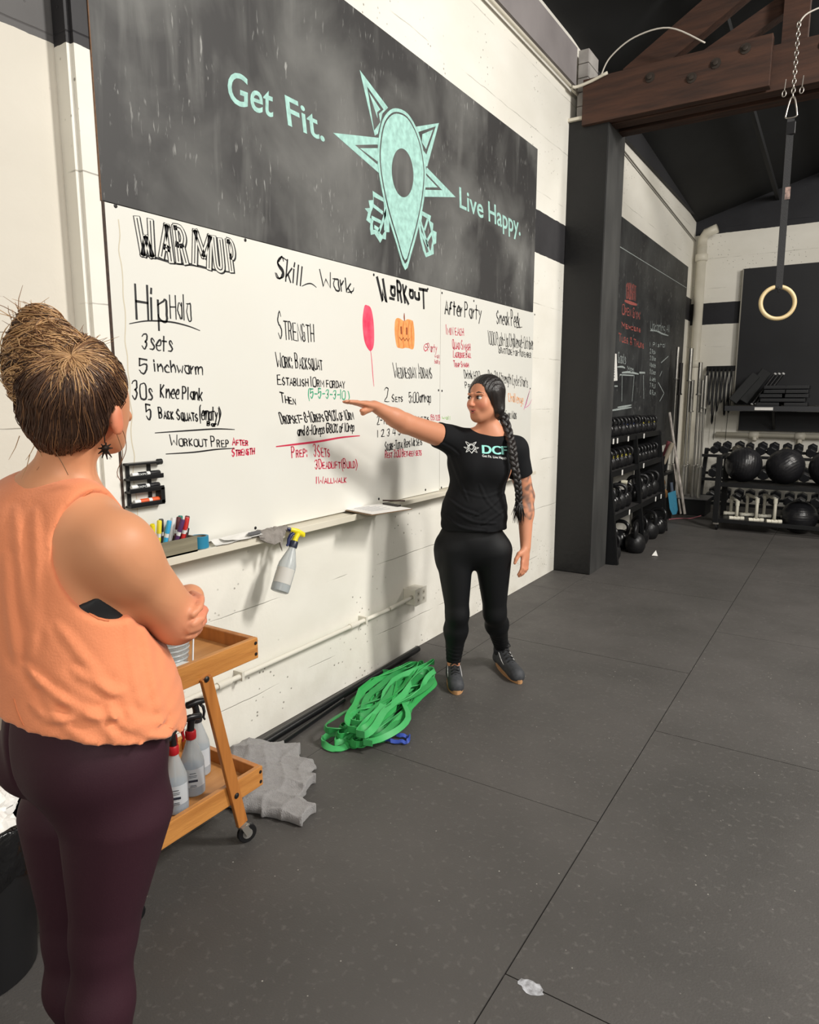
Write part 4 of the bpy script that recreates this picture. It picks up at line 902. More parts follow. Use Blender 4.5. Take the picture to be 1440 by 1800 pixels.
bc=[(84,624,-.03,.046),(56,612,.0,.034),(72,572,.0,.032),(108,610,-.03,.032),(52,652,-.02,.036),(88,664,-.05,.036),(60,690,-.03,.030)]
for x,y,o_,r_ in bc: F.ell(v(x,y,o_),(r_,r_,r_*.9),None,.03)
buno=fbuild(F,'bun',hm_,wom,2)
random.seed(21); H3=[MB(),MB(),MB()]
def tree_of(o):
    bm=bmesh.new(); bm.from_mesh(o.data); T=BVHTree.FromBMesh(bm); bm.free(); return T
TC=tree_of(capo); TB=tree_of(buno)
def snap(T,p,off):
    h=T.find_nearest(p); return h[0]+h[1]*off if h[0] else p
HC=Vector(hq(0,-.02,.0)); kd=(Matrix(HM2.T.tolist())@(Vector(kn)-HC)).normalized(); HMm=Matrix(HM2.tolist())
for i in range(3700):
    z0=random.uniform(-.95,.75); th=random.uniform(0,6.283); rr=math.sqrt(1-z0*z0); u0=Vector((math.cos(th)*rr,math.sin(th)*rr,z0))
    if u0.y>.5 and z0<.45: continue
    q=u0.dot(kd); ang=math.acos(max(-1,min(1,q)))
    if ang<.3 or ang>2.7: continue
    t0=0; t1=min(1.,random.uniform(.35,1.25)); pts=[]; wob=random.uniform(-.16,.16); lift=abs(random.gauss(0,.0022)); pr=u0.cross(kd).normalized()
    for j in range(10):
        t=t0+(t1-t0)*j/9; a=math.sin((1-t)*ang)/math.sin(ang); b_=math.sin(t*ang)/math.sin(ang); d=(u0*a+kd*b_+pr*wob*math.sin(math.pi*t)).normalized()
        pts.append(snap(TC,HC+HMm@(d*.11),.0012+lift*math.sin(math.pi*min(1,t*1.1))))
    lo=z0<.05; mi=(0 if random.random()<.86 else 1) if lo else random.choice((0,0,1,1,2))
    if ang<1.0: mi=random.choice((1,2,2))
    H3[mi].tube(pts,[.0009]*9+[.0004],3,cap=False)
for i in range(3000):   # loops of the bun
    x,y,o_,r_=random.choice(bc); c0=Vector(v(x,y,o_)); ax=Vector((random.gauss(0,.3),random.gauss(0,.3),0))+Vector(VR)*.25+Vector((0,0,1))*random.gauss(.75,.35)+Vector(VN)*.2; ax.normalize(); e1=ax.orthogonal().normalized(); e2=ax.cross(e1); h_=random.uniform(-.9,.9)*r_; rr=math.sqrt(r_*r_-h_*h_)*1.2; a0=random.uniform(0,6.28); al_=random.uniform(.9,2.2); lf=abs(random.gauss(0,.003))
    pts=[snap(TB,c0+ax*h_+(e1*math.cos(a0+al_*k/8)+e2*math.sin(a0+al_*k/8))*rr,.001+lf) for k in range(9)]
    H3[random.choice((1,1,2,2,2,2,0))].tube(pts,[.0010]*8+[.0004],3,cap=False)
for i in range(150):   # flyaways round the knot, nape and temple
    z_=random.choice(('k','k','n','b'))
    if z_=='k': p=Vector(v(random.uniform(100,160),random.uniform(605,640),random.uniform(-.04,.04))); d=Vector(VR)*random.uniform(-.2,1)+UPV_ if False else Vector(VR)*random.uniform(-.3,1)+Vector((0,0,random.uniform(.4,1)))
    elif z_=='n': p=Vector(v(random.uniform(30,150),random.uniform(760,800),-.03)); d=Vector((0,0,-1))+Vector(VR)*random.uniform(-.7,.5)
    else: p=Vector(v(random.uniform(20,90),random.uniform(545,600),.0)); d=-Vector(VR)*random.uniform(-.4,1)+Vector((0,0,random.uniform(-.1,1)))
    d.normalize(); l_=random.uniform(.015,.045); s_=Vector(VR)*random.uniform(-.02,.02); H3[random.choice((1,2))].tube([p,p+d*l_*.5+s_*.3,p+d*l_+s_],[.0009,.0007,.0003],3,cap=False)
for P in ([(196,742,-.06),(208,770,-.05),(216,800,-.05),(206,830,-.05),(212,845,-.05)],[(205,735,-.05),(219,765,-.04),(222,790,-.04),(214,812,-.04)],[(95,790,-.07),(110,815,-.07),(120,835,-.07)]):
    H3[1].tube(crom([Vector(v(*p)) for p in P],4),.0008,3,cap=False)
for mb,m_,n_ in zip(H3,(hd_,hm_,hb_),('hair_strands','hair_strands','hair_strands')):
    o=mb.build(n_,m_,wom,True); o.location=-wom.location; o['kind']='stuff'
ear=MB(); ec=Vector(v(185,788,-.105))
ear.ball(ec,(.006,.006,.006),8,6)
for k in range(9):
    a=2*math.pi*k/9; d=Vector(VR)*math.cos(a)+Vector((0,0,1))*math.sin(a); ear.tube([ec,ec+d*.012-Vector((0,0,.001*k%2))],[.003,.0008],5)
ear.tube([ec+Vector((0,0,.008)),ec+Vector((0,0,.022))],.001,5); o=ear.build('earring',mat('dark_bronze',(46,34,28),.4,.6),wom,30); o.location-=wom.location
# ------------------------------------------------------------------ tray and what lies on it
crm=mat('cream_board',(222,216,200),.55,noise=(6,.35,(1,.4,1),(196,188,168)),bump=(14,.2,(1,.2,1)))
def child_fix(r):
    for o in r.children: o.location-=r.location
tr1=empty('marker_tray',(.04,2.2,.93),'cream wooden ledge under the left whiteboard holding markers and papers','shelf')
MB().box((-.019,1.45,.928),(.086,2.93,.946),bev=.002).build('ledge',crm,tr1); MB().box((.080,1.45,.922),(.092,2.93,.953),bev=.002).build('lip',crm,tr1); child_fix(tr1)
tr2=empty('marker_tray',(.03,4,.94),'narrower cream ledge under the right end of the whiteboards behind the coach','shelf')
MB().box((-.019,2.98,.935),(.062,5.12,.951),bev=.002).build('ledge',crm,tr2); MB().box((.058,2.98,.932),(.066,5.12,.957),bev=.002).build('lip',crm,tr2); child_fix(tr2)
gw=mat('grey_wood',(138,132,110),.8,noise=(6,.6,(2,.5,6),(98,92,76)),bump=(20,.3,(1,.3,3)))
bx=empty('marker_box',(.05,1.6,.954),'weathered grey wooden box full of coloured markers on the ledge','box')
MB().box((.012,1.44,.954),(.094,1.735,.960)).build('base',gw,bx)
for a,b in (((.086,1.44,.954),(.094,1.735,1.012)),((.010,1.44,.954),(.018,1.735,1.012)),((.018,1.727,.960),(.086,1.735,1.012)),((.018,1.44,.960),(.086,1.448,1.012))): MB().box(a,b).build('side_board',gw,bx)
child_fix(bx)
def marker(loc,d,cap,body=(232,232,230),lab='',lbl=None,r=.008,L=.125,grp=None):
    d=Vector(d).normalized(); M=Matrix.Translation(loc)@d.to_track_quat('Z','Y').to_matrix().to_4x4()
    o=MB().lathe([(r*.8,0),(r,.003),(r,L*.62)],10,M).build('marker',mat('marker_body_%d'%sum(body),body,.4),None,30,org=loc); tag(o,lab,'marker','dry-erase markers')
    ca=MB().lathe([(r*1.12,L*.62),(r*1.12,L*.97),(r*.9,L)],10,M).build('cap',mat('cap_%d_%d_%d'%cap,cap,.4),o,30,org=loc); ca.location=(0,0,0)
    ba=MB().lathe([(r*1.03,L*.2),(r*1.03,L*.5)],10,M).build('band',mat('cap_%d_%d_%d'%cap,cap,.4),o,30,org=loc); ba.location=(0,0,0); return o
for y,x,dx,dy,dz,col,nm in ((1.53,.06,.2,-.5,.9,(34,34,36),'black'),(1.56,.066,.35,-.2,.8,(236,218,30),'bright yellow'),(1.59,.05,.2,.05,.9,(240,224,60),'pale yellow'),(1.60,.066,.3,.25,.9,(60,170,220),'sky blue'),(1.615,.04,.1,.0,1,(60,60,64),'charcoal'),(1.645,.066,.35,.35,.8,(84,44,96),'purple'),
    (1.64,.045,.1,.35,1,(226,226,226),'white'),(1.665,.05,.1,.3,1,(92,38,44),'maroon'),(1.68,.062,.3,.3,.9,(206,50,48),'red'),(1.69,.04,.05,.2,1,(40,130,116),'teal green'),(1.70,.05,.2,.3,1.,(110,36,44),'dark red')):
    marker((x,y,.966),(dx*.5,dy*.6,dz),col,lab=nm+' capped marker standing in the grey wooden box')
er=MB(); er.beam((.05,1.69,.975),(.045,1.715,1.045),.05,.012,(1,0,0),bev=.002)
tag(er.build('eraser',mat('felt_black',(44,42,42),.8)),'dark flat eraser leaning in the right end of the wooden box','eraser')
tp_=empty('tape_roll',(.055,1.78,.954),'teal blue roll of painter tape on the ledge beside the wooden box','tape')
Mt=Matrix.Translation((.052,1.782,.9545)); 
MB().lathe([(.026,0),(.034,0),(.034,.046),(.026,.046),(.026,0)],24,Mt,caps=False).build('tape',mat('tape_teal',(36,132,168),.5),tp_,30); MB().lathe([(.0235,.001),(.026,.001),(.026,.045),(.0235,.045),(.0235,.001)],24,Mt,caps=False).build('core',mat('card_core',(120,110,92),.8),tp_,30); child_fix(tp_)
paper=mat('paper',(238,236,232),.7,noise=(30,.2,O1,(214,212,208))); prt=mat('print_grey',(90,90,94),.7)
def sheet(name,P,z,m,lab,cat,par=None,amp=.004,n=8,seed=1,th=.0008):
    rnd=random.Random(seed); a,b,c_,d=[Vector(p) for p in P]; V=[]; 
    for i in range(n+1):
        for j in range(n+1):
            s,t=i/n,j/n; p=(a*(1-s)+b*s)*(1-t)+(d*(1-s)+c_*s)*t; p.z+=amp*(math.sin(s*5+seed)*math.sin(t*4+seed*2)+.4*math.sin(s*11+t*7)); V.append(p)
    F=[(i*(n+1)+j,(i+1)*(n+1)+j,(i+1)*(n+1)+j+1,i*(n+1)+j+1) for i in range(n) for j in range(n)]; k=len(V); mb=MB(); mb._add(V+[p-Vector((0,0,th)) for p in V],F+[tuple(k+q for q in reversed(f)) for f in F]); o=mb.build(name,m,par,True)
    if lab: tag(o,lab,cat)
    return o
sheet('paper_sheet',[(.02,1.86,.962),(.03,2.02,.962),(.11,2.0,.962),(.098,1.83,.958)],0,paper,'curled printed sheet on the ledge, left of the grey rag','paper',amp=.004)
sheet('paper_sheet',[(.03,1.90,.970),(.035,2.10,.968),(.115,2.06,.966),(.10,1.88,.966)],0,paper,'upper sheet with a dark photo corner lying on the curled print','paper',amp=.004,seed=2)
sheet('dark_print',[(.07,2.02,.9755),(.07,2.09,.9745),(.112,2.055,.9725),(.104,1.98,.9725)],0,prt,None,None,par=[o for o in SC.objects if o.name.startswith('paper_sheet.001')][0],amp=.001,seed=2)
clb=empty('clipboard',(.1,2.93,.96),'clipboard with a white printed sheet laid across the gap in the ledge','clipboard')
MB().box((-.012,2.74,.958),(.235,3.02,.9615),Matrix.Rotation(R(-14),3,'Z'),bev=.001).build('board',mat('hardboard',(120,96,70),.6),clb)
MB().box((-.002,2.75,.9625),(.232,3.015,.964),Matrix.Rotation(R(-14),3,'Z')).build('sheet',paper,clb)
for k in range(7): MB().box((.03+.022*k,2.80,.9642),(.036+.022*k,2.80+.17*(.6+.4*((k*37)%5)/5),.9645),Matrix.Rotation(R(-14),3,'Z'),(.11,2.88,.964)).build('print_line',mat('print_light',(170,172,180),.7),clb)
MB().box((.03,2.995,.964),(.15,3.02,.974),Matrix.Rotation(R(-14),3,'Z'),(.11,2.88,.964),bev=.002).build('clip',mat('dark_steel',(70,66,66),.35,.8),clb)
child_fix(clb)
tag(MB().tube([(.02,3.07,.975),(.12,3.14,.972)],.004,8).build('pen',mat('pen_brown',(70,50,50),.4)),'thin dark pen at the far edge of the clipboard','pen')
# grey rag draped over the lip
rg=mat('grey_rag',(150,144,138),.9,noise=(30,.4,O1,(120,114,110)),bump=(180,.4,O1))
pth=crom([Vector((.012,0,.958)),Vector((.05,0,.962)),Vector((.085,0,.964)),Vector((.102,0,.952)),Vector((.106,0,.925)),Vector((.108,0,.89)),Vector((.107,0,.86))],4); mb=MB(); V=[]; nu=26; nv=len(pth)
for i in range(nu+1):
    u=i/nu; dropf=.42+.58*abs(math.sin(u*3.3+.5))**1.5*(1 if u>.45 else .55)
    for j,p in enumerate(pth):
        t=j/(nv-1)*dropf*(nv-1); a=int(t); q=pth[a].lerp(pth[min(a+1,nv-1)],t-a); y=2.045+.205*u+.03*(j/nv)*math.sin(u*4); f_=.0075*math.sin(u*26+j*.35)*(.4+j/nv)+.004*math.sin(u*11-j*.6)
        V.append(q+Vector((max(f_,-.002)+.003,0,abs(f_)*.9 if j<nv*.5 else 0))+Vector((0,y,0)))
mb._add(V+[p-Vector((.0012,0,.0012)) for p in V],[(i*nv+j,(i+1)*nv+j,(i+1)*nv+j+1,i*nv+j+1) for i in range(nu) for j in range(nv-1)]+[((nu+1)*nv+i*nv+j+1,(nu+1)*nv+(i+1)*nv+j+1,(nu+1)*nv+(i+1)*nv+j,(nu+1)*nv+i*nv+j) for i in range(nu) for j in range(nv-1)])
tag(mb.build('rag',rg,None,True),'crumpled grey rag draped over the ledge behind the hanging spray bottle','rag')
# spray bottle builder
clr=mat('frosted_plastic',(208,214,216),.25,trans=.35,alpha=.78); liq=mat('blue_cleaner',(120,160,206),.15,trans=.3); liqc=mat('clear_liquid',(196,204,208),.1,trans=.5)
def spray(name,loc,lab,ax=(0,0,1),face=(0,1,0),head=(240,222,40),trig=(32,40,84),liquid=liqc,lvl=.35,lblm=None,S=1.,collar=None):
    root=empty(name,loc,lab,'bottle','spray bottles'); ax=Vector(ax).normalized(); f=Vector(face); f=(f-ax*f.dot(ax)).normalized(); s=ax.cross(f); M=Matrix.Translation(loc)@Matrix((f,s,ax)).transposed().to_4x4()@Matrix.Scale(S,4)
    pr=[(.030,0),(.037,.004),(.038,.02),(.038,.10),(.036,.118),(.026,.148),(.016,.178),(.0135,.19),(.0135,.205)]
    def B_(mb,nm,m,sm=30): o=mb.build(nm,m,root,sm); o.location=-root.location; return o
    def T(p): return M@Vector(p)
    B_(MB().lathe(pr,20,M),'bottle_body',clr,50); B_(MB().lathe([(.028,.003),(.0355,.006),(.0362,.02),(.0362,.02+.19*lvl*.9)],20,M),'liquid',liquid,50)
    if lblm: 
        n=12; mb=MB(); V=[]
        tc=Vector((CAMX,0,CAMZ))-Vector(loc); la=math.atan2(s.dot(tc),f.dot(tc))
        for z in (.035,.098):
            for k in range(n+1): a=-1.1+2.2*k/n+la; V.append(M@Vector((math.cos(a)*.0385,math.sin(a)*.0385,z)))
        mb._add(V,[(k,k+1,n+2+k,n+1+k) for k in range(n)]); B_(mb,'label',mat(*lblm[0]))
    B_(MB().lathe([(.0165,.188),(.0175,.192),(.0175,.212),(.015,.216)],18,M),'collar',mat('plastic_%d_%d_%d'%(collar or trig),collar or trig,.4),40)
    hm=mat('plastic_%d_%d_%d'%head,head,.35); tm=mat('plastic_%d_%d_%d'%trig,trig,.35); mb=MB()
    mb.tube([T((0,0,.214)),T((-.002,0,.235)),T((-.006,0,.25))],[.012*S,.011*S,.012*S],10); mb.tube([T((-.034,0,.246)),T((-.03,0,.254)),T((0,0,.258)),T((.026,0,.256)),T((.034,0,.254))],[.007*S,.012*S,.0125*S,.010*S,.008*S],10,flat=.85); B_(mb,'spray_head',hm,50)
    B_(MB().tube([T((.033,0,.254)),T((.046,0,.254))],[.0085*S,.0065*S],10),'nozzle',tm,40)
    B_(MB().tube([T(q) for q in ((.014,0,.246),(.024,0,.234),(.027,0,.215),(.023,0,.196),(.028,0,.186))],[.005*S,.0055*S,.005*S,.0045*S,.003*S],8,flat=1.4),'trigger',tm,50)
    B_(MB().tube([T((0,0,.21)),T((.004,0,.02))],.0022*S,6),'dip_tube',mat('tube_white',(220,222,222),.4)); return root
sb_=spray('spray_bottle',(.135,2.125,.705),'clear spray bottle with yellow head hanging by its trigger from the ledge',ax=(-.02,.50,.93),face=(-.35,-.9,.3),head=(240,222,40),trig=(32,40,84),S=1.07,lvl=.3,lblm=(('paper_tag',(206,204,198),.7),-1.9),collar=(36,42,60))
# handwriting on the bottle's tag
# magnetic marker organiser on the whiteboard
og=empty('marker_holder',(0,1.57,1.14),'black plastic marker holder stuck to the lower left of the whiteboard','holder'); blp=mat('black_plastic',(24,24,26),.35)
for z in (1.297,1.243,1.198,1.146): MB().box((.002,1.503,z-.004),(.034,1.648,z+.004),bev=.002).build('shelf_bar',blp,og); MB().box((.030,1.503,z),(.034,1.648,z+.013),bev=.001).build('front_rail',blp,og) if z<1.28 else None
for y in (1.512,1.60): MB().box((.0012,y,1.146),(.006,y+.014,1.30)).build('upright',blp,og)
MB().box((.0012,1.632,1.146),(.034,1.650,1.205),bev=.002).build('end_cheek',blp,og); MB().tube([(.018,1.636,1.297),(.018,1.652,1.297)],.011,12).build('knob',blp,og,30); child_fix(og)
def lie(z,y0,bodyc,capc,lab,txt=None):
    o=marker((.017,y0,z),(0,1,0),capc,bodyc,lab,L=.118,r=.0085)
    if txt:
        mb=MB(); print_on(mb,txt,(.0262,y0+.02,z-.003),(.0262,y0+.062,z-.003),(.0262,y0+.02,z+.004),NX,.0006); q=mb.build('lettering',mat('print_white',(225,228,226)),o); q.location=(-.017,-y0,-z); q['kind']='stuff'
lie(1.258,1.525,(236,236,234),(26,26,28),'black-capped marker on the upper shelf of the marker holder','EXPO')
lie(1.214,1.52,(240,240,238),(28,28,32),'black marker with white end on the middle shelf of the marker holder','EXPO')
lie(1.161,1.528,(238,238,236),(232,98,52),'orange-banded white marker on the bottom shelf of the marker holder')
# outlet box, conduit
wpt=mat('white_painted_metal',(222,218,206),.45)
ob=empty('outlet_box',(0,3.39,.3),'white surface-mounted power outlet box low on the wall behind the bands','outlet')
MB().box((-.019,3.335,.318),(.062,3.455,.412),bev=.004).build('box',wpt,ob); MB().box((.062,3.33,.314),(.067,3.46,.416),bev=.002).build('cover',wpt,ob)
for y in (3.365,3.425):
    for z in (.345,.385): MB().box((.0665,y-.012,z-.013),(.0685,y+.012,z+.013),bev=.001).build('socket',mat('socket_cream',(200,194,180),.4),ob); MB().box((.0684,y-.005,z-.004),(.0688,y-.002,z+.005)).build('slot',blp,ob); MB().box((.0684,y+.002,z-.004),(.0688,y+.005,z+.005)).build('slot',blp,ob)
child_fix(ob)
cdt=empty('conduit',(0,2.4,.34),'white painted conduit running along the wall to the outlet box','conduit')
MB().tube(crom([(.018,-1,.345),(.018,2.95,.345),(.03,3.12,.352),(.04,3.336,.368)],5),.0115,12).build('pipe_run',wpt,cdt,True)
for y in (2.8,1.9): MB().tube([(.018,y-.035,.345),(.018,y+.035,.345)],.0155,12).build('coupling',wpt,cdt,30); MB().box((-.019,y+.09,.325),(.032,y+.105,.365)).build('strap',wpt,cdt)
child_fix(cdt)
# black bars on the floor along the wall
blk=mat('black_rubber',(20,20,22),.35)
tag(MB().tube([(.10,1.2,.021),(.03,3.42,.021)],.019,14).build('black_bar',blk,None,30),'long black tube lying along the foot of the wall','bar')
tag(MB().tube([(.15,1.9,.0125),(.085,2.62,.0125)],.0115,12).build('black_bar',mat('black_gloss',(24,24,26),.2),None,30),'short glossy black tube lying in front of the long one by the wall','bar')
# ------------------------------------------------------------------ cart
oak=mat('oak_varnish',(204,140,72),.35,noise=(3,.6,(14,1.2,14),(160,98,42)),bump=(30,.15,(6,1,6)),coat=.2); oak2=mat('oak_leg',(190,122,58),.35,noise=(3,.6,(14,14,1.2),(146,86,36)),coat=.2); oakp=mat('oak_ply',(196,140,84),.4,noise=(3,.5,(12,1,1),(158,104,56)))
ct=empty('rolling_cart',(.28,1.3,0),'honey-coloured wooden rolling cart with tray top and lower shelf beside the wall','cart')
def cpart(mb,nm,m,sm=False,par=None): o=mb.build(nm,m,par or ct,sm); return o
X0,X1,Y0,Y1=.06,.485,1.0,1.645
for z0,z1,zb,inn in ((.640,.715,.655,0),(.165,.238,.18,.0)):
    cpart(MB().box((X1-.02,Y0,z0),(X1,Y1,z1),bev=.003),'apron_board',oak); cpart(MB().box((X0,Y0,z0),(X0+.02,Y1,z1),bev=.003),'apron_board',oak)
    cpart(MB().box((X0+.02,Y1-.022,z0),(X1-.02,Y1,z1),bev=.003),'end_board',oak2); cpart(MB().box((X0+.02,Y0,z0),(X1-.02,Y0+.022,z1),bev=.003),'end_board',oak2); cpart(MB().box((X0+.02,Y0+.022,zb),(X1-.02,Y1-.022,zb+.012)),'shelf_panel',oakp)
    for z in (z0+.018,z1-.018): cpart(MB().lathe([(.006,0),(.006,.002),(.003,.003)],10,Matrix.Translation((X1,Y1-.012,z))@Matrix.Rotation(R(90),4,'Y')),'screw',mat('screw_dark',(48,46,46)),30)
for xx in (X1+.008,X0-.008):
    for (ya,yb) in ((1.405,1.53),(1.24,1.115)):
        cpart(MB().beam((xx,ya,.655),(xx,yb,.078),.016,.042,(0,1,0),bev=.003),'leg',oak2)
        s_=1 if xx>.3 else -1; 
        for z in (.67,.2):
            t=(.655-z)/(.655-.078); y=ya+(yb-ya)*t; cpart(MB().lathe([(.010,0),(.010,.002),(.005,.005)],12,Matrix.Translation((xx+s_*.008,y,max(min(z,.652),.1)))@Matrix.Rotation(R(90*s_),4,'Y')),'bolt',mat('screw_dark',(48,46,46)),30)
        k=MB().lathe([(.031,-.008),(.034,-.006),(.034,.006),(.031,.008)],20,Matrix.Translation((xx,yb+(.02 if yb>1.3 else -.02),.0345))@Matrix.Rotation(R(90),4,'Y')@Matrix.Rotation(R(20),4,'X')); w_=cpart(k,'castor_wheel',mat('castor_black',(22,22,24),.3),30)
        k=MB().lathe([(.018,-.0095),(.018,.0095)],14,Matrix.Translation((xx,yb+(.02 if yb>1.3 else -.02),.0345))@Matrix.Rotation(R(90),4,'Y')@Matrix.Rotation(R(20),4,'X')); q=cpart(k,'hub',mat('castor_hub',(150,148,144),.4,.5),30,w_)
        k=MB(); yc=yb+(.02 if yb>1.3 else -.02); k.box((xx-.016,yb-.014,.068),(xx+.016,yb+.02,.073)); k.beam((xx+.012*s_,yb,.07),(xx+.012*s_,yc,.034),.003,.024,(0,1,0)); k.beam((xx-.012*s_,yb,.07),(xx-.012*s_,yc,.034),.003,.024,(0,1,0)); cpart(k,'castor_fork',mat('zinc',(188,184,176),.35,.8))
child_fix(ct)
# on the cart
glassy=mat('clear_tub',(200,210,214),.12,trans=.5,alpha=.6)
M_=Matrix.Translation((.33,1.40,.669)); tub=empty('plastic_tub',(.33,1.40,.669),'clear plastic tub on the cart tray below the folded arms','tub')
for nm,pr in (('wall',[(.052,0),(.056,.002),(.066,.095),(.063,.095),(.053,.004),(.0,.004)]),('rim',[(.066,.092),(.071,.094),(.071,.099),(.063,.099)])): o=MB().lathe(pr,24,M_,caps=False).build(nm,glassy if nm=='wall' else clr,tub,50); o.location=-tub.location
for k in range(4): o=MB().lathe([(.058+.0022*k,.02+.017*k),(.0605+.0022*k,.022+.017*k),(.058+.0024*k,.026+.017*k)],24,M_,caps=False).build('ridge',clr,tub,50); o.location=-tub.location
tag(MB().box((.38,1.24,.669),(.455,1.42,.684),Matrix.Rotation(R(14),3,'Z'),bev=.002).build('notebook',mat('notebook_grey',(64,64,66),.6)),'dark notebook in the front corner of the cart tray','notebook')
sheet('paper_sheet',[(.37,1.25,.686),(.37,1.40,.686),(.45,1.43,.686),(.45,1.27,.686)],0,paper,'white sheet on top of the dark notebook in the cart tray','paper',amp=.001)
tag(MB().tube([(.41,1.425,.672),(.36,1.478,.78)],.0028,8).build('pen',mat('pen_white',(214,214,214),.4)),'white pen leaning against the clear tub','pen')
bl=mat('label_white',(196,202,208),.5); 
for (x,y,h,t_,lab,fa) in ((.35,1.45,(178,24,34),(178,24,34),'spray bottle with red trigger and blue liquid, front of the cart shelf',(-.3,-1,0)),(.27,1.545,(34,34,38),(34,34,38),'spray bottle with blue liquid behind the cart leg, farthest right of the three',(.3,1,0)),(.385,1.35,(26,26,28),(170,26,34),'spray bottle with black head half hidden behind the plum leggings',(-.6,1,0))):
    sp=spray('spray_bottle',(x,y,.1925),lab,face=fa,head=(26,26,28),trig=t_,collar=(178,24,34) if h!=(34,34,38) else (34,34,38),liquid=liq,lvl=.42,S=1.05,lblm=(('bottle_label',(196,202,208),.5),.9))
    mb=MB(); V=Vector((CAMX-x,-y,0)).normalized(); sd=Vector((-V.y,V.x,0)); p0=Vector((x,y,.1925))+V*.0415
    for k,(z,w_,hh) in enumerate(((.088,.02,.002),(.080,.026,.0015),(.075,.024,.0015),(.058,.03,.008),(.045,.02,.002),(.040,.022,.002))): 
        c0=p0+Vector((0,0,z)); mb._add([c0-sd*w_*.5,c0+sd*w_*.5,c0+sd*w_*.5+Vector((0,0,hh)),c0-sd*w_*.5+Vector((0,0,hh))],[(0,1,2,3)])
    o=mb.build('label_print',mat('label_ink',(40,48,64),.5),sp); o.location=-sp.location; o['kind']='stuff'
# grey sweatshirt heap
sw=mat('grey_fleece',(146,144,144),.95,noise=(60,.4,O1,(118,116,116)),bump=(240,.5,O1),sheen=.2)
F=Field((-.02,1.45,-.005),(.72,2.25,.17),.0045)
F.ell((.25,1.80,.02),(.19,.15,.040),None,.03); F.ell((.13,1.93,.03),(.12,.11,.055),None,.02); F.ell((.30,1.72,.02),(.14,.07,.045),None,.015); F.ell((.41,1.83,.012),(.11,.09,.026),None,.01); F.ell((.28,2.0,.012),(.12,.09,.026),None,.01)
def slv(a,b,ra,rb):
    F2=(0,0,1); F.cone(a,b,ra,rb,.015,fl=(F2,.42)); d=np.array(b)-np.array(a); d/=np.linalg.norm(d); cut(F,np.array(b)-d*.0,d,.10)
slv((.30,1.73,.022),(.585,1.765,.020),.072,.052); slv((.26,1.86,.03),(.46,1.92,.022),.066,.055); slv((.14,1.98,.03),(.24,2.10,.025),.06,.052)
F.cone((.20,1.70,.035),(.42,1.86,.030),.026,.018,.012); F.cone((.14,1.84,.05),(.30,1.95,.03),.026,.016,.012); F.cone((.33,1.70,.045),(.52,1.74,.03),.018,.012,.012); F.cone((.10,1.92,.07),(.2,2.04,.04),.02,.016,.012); F.cone((.22,1.78,.05),(.12,1.96,.07),.024,.02,.012)
F.disp(lambda X,Y,Z:-.010*(1-np.abs(np.sin(X*21-Y*27+np.sin(X*15+Y*8)*1.3)))**2.5+.003-.006*(1-np.abs(np.sin(X*33+Y*19+np.sin(Y*23))))**2)
F.plane((0,0,.001),(0,0,-1)); swo=tag(fbuild(F,'sweatshirt',sw,None,1),'crumpled grey fleece sweatshirt heaped on the floor behind the cart','clothing')
# waste bin
bn=empty('waste_bin',(.30,.78,0),'black waste bin with bin liner full of white paper, left of the woman','bin'); bm_=mat('bin_black',(20,20,22),.4); bg=mat('liner_black',(16,16,18),.22,bump=(22,1.,(1,1,1)))
Mb=Matrix.Translation((.285,.765,0)); MB().lathe([(.135,0),(.14,.004),(.165,.42),(.165,.43),(.158,.43),(.155,.42),(.135,.01),(.0,.01)],32,Mb,caps=False).build('bucket',bm_,bn,40)
mb=MB(); V=[];n=48; rows=[(.168,.30),(.176,.35),(.172,.40),(.176,.445),(.166,.455),(.155,.42),(.140,.33)]
rb=random.Random(4)
for r_,z in rows:
    for k in range(n): a=2*math.pi*k/n; V.append((.285+(r_+.005*math.sin(k*2.3+z*40)+rb.uniform(-.003,.003))*math.cos(a),.765+(r_+.005*math.sin(k*2.3+z*40))*math.sin(a),z+(.012*math.sin(k*1.1)+.01*math.sin(k*.37) if z<.36 else .006*math.sin(k*1.7))))
mb._add(V,[(i*n+k,i*n+(k+1)%n,(i+1)*n+(k+1)%n,(i+1)*n+k) for i in range(len(rows)-1) for k in range(n)]); mb.build('liner',bg,bn,True); child_fix(bn)
for q,(x,y,z,r_) in enumerate(((.30,.74,.44,.055),(.36,.79,.43,.045),(.27,.84,.45,.05),(.22,.72,.44,.055),(.34,.68,.43,.045),(.38,.73,.415,.035),(.31,.80,.475,.04),(.20,.80,.44,.05))):
    bm=bmesh.new(); bmesh.ops.create_icosphere(bm,subdivisions=3,radius=r_); rr=random.Random(q)
    for v_ in bm.verts: v_.co*=(.86+.22*math.sin(v_.co.x/r_*5+q)*math.sin(v_.co.y/r_*6+q*2)+.14*math.sin(v_.co.z/r_*9+v_.co.x/r_*7))*rr.uniform(.93,1.05)
    me=bpy.data.meshes.new('crumpled_paper'); bm.to_mesh(me); bm.free(); me.materials.append(paper); o=bpy.data.objects.new('crumpled_paper',me); SC.collection.objects.link(o); o.location=(x+.025,y+.015,z)
    tag(o,'crumpled white paper ball in the waste bin','paper','crumpled papers in the bin')
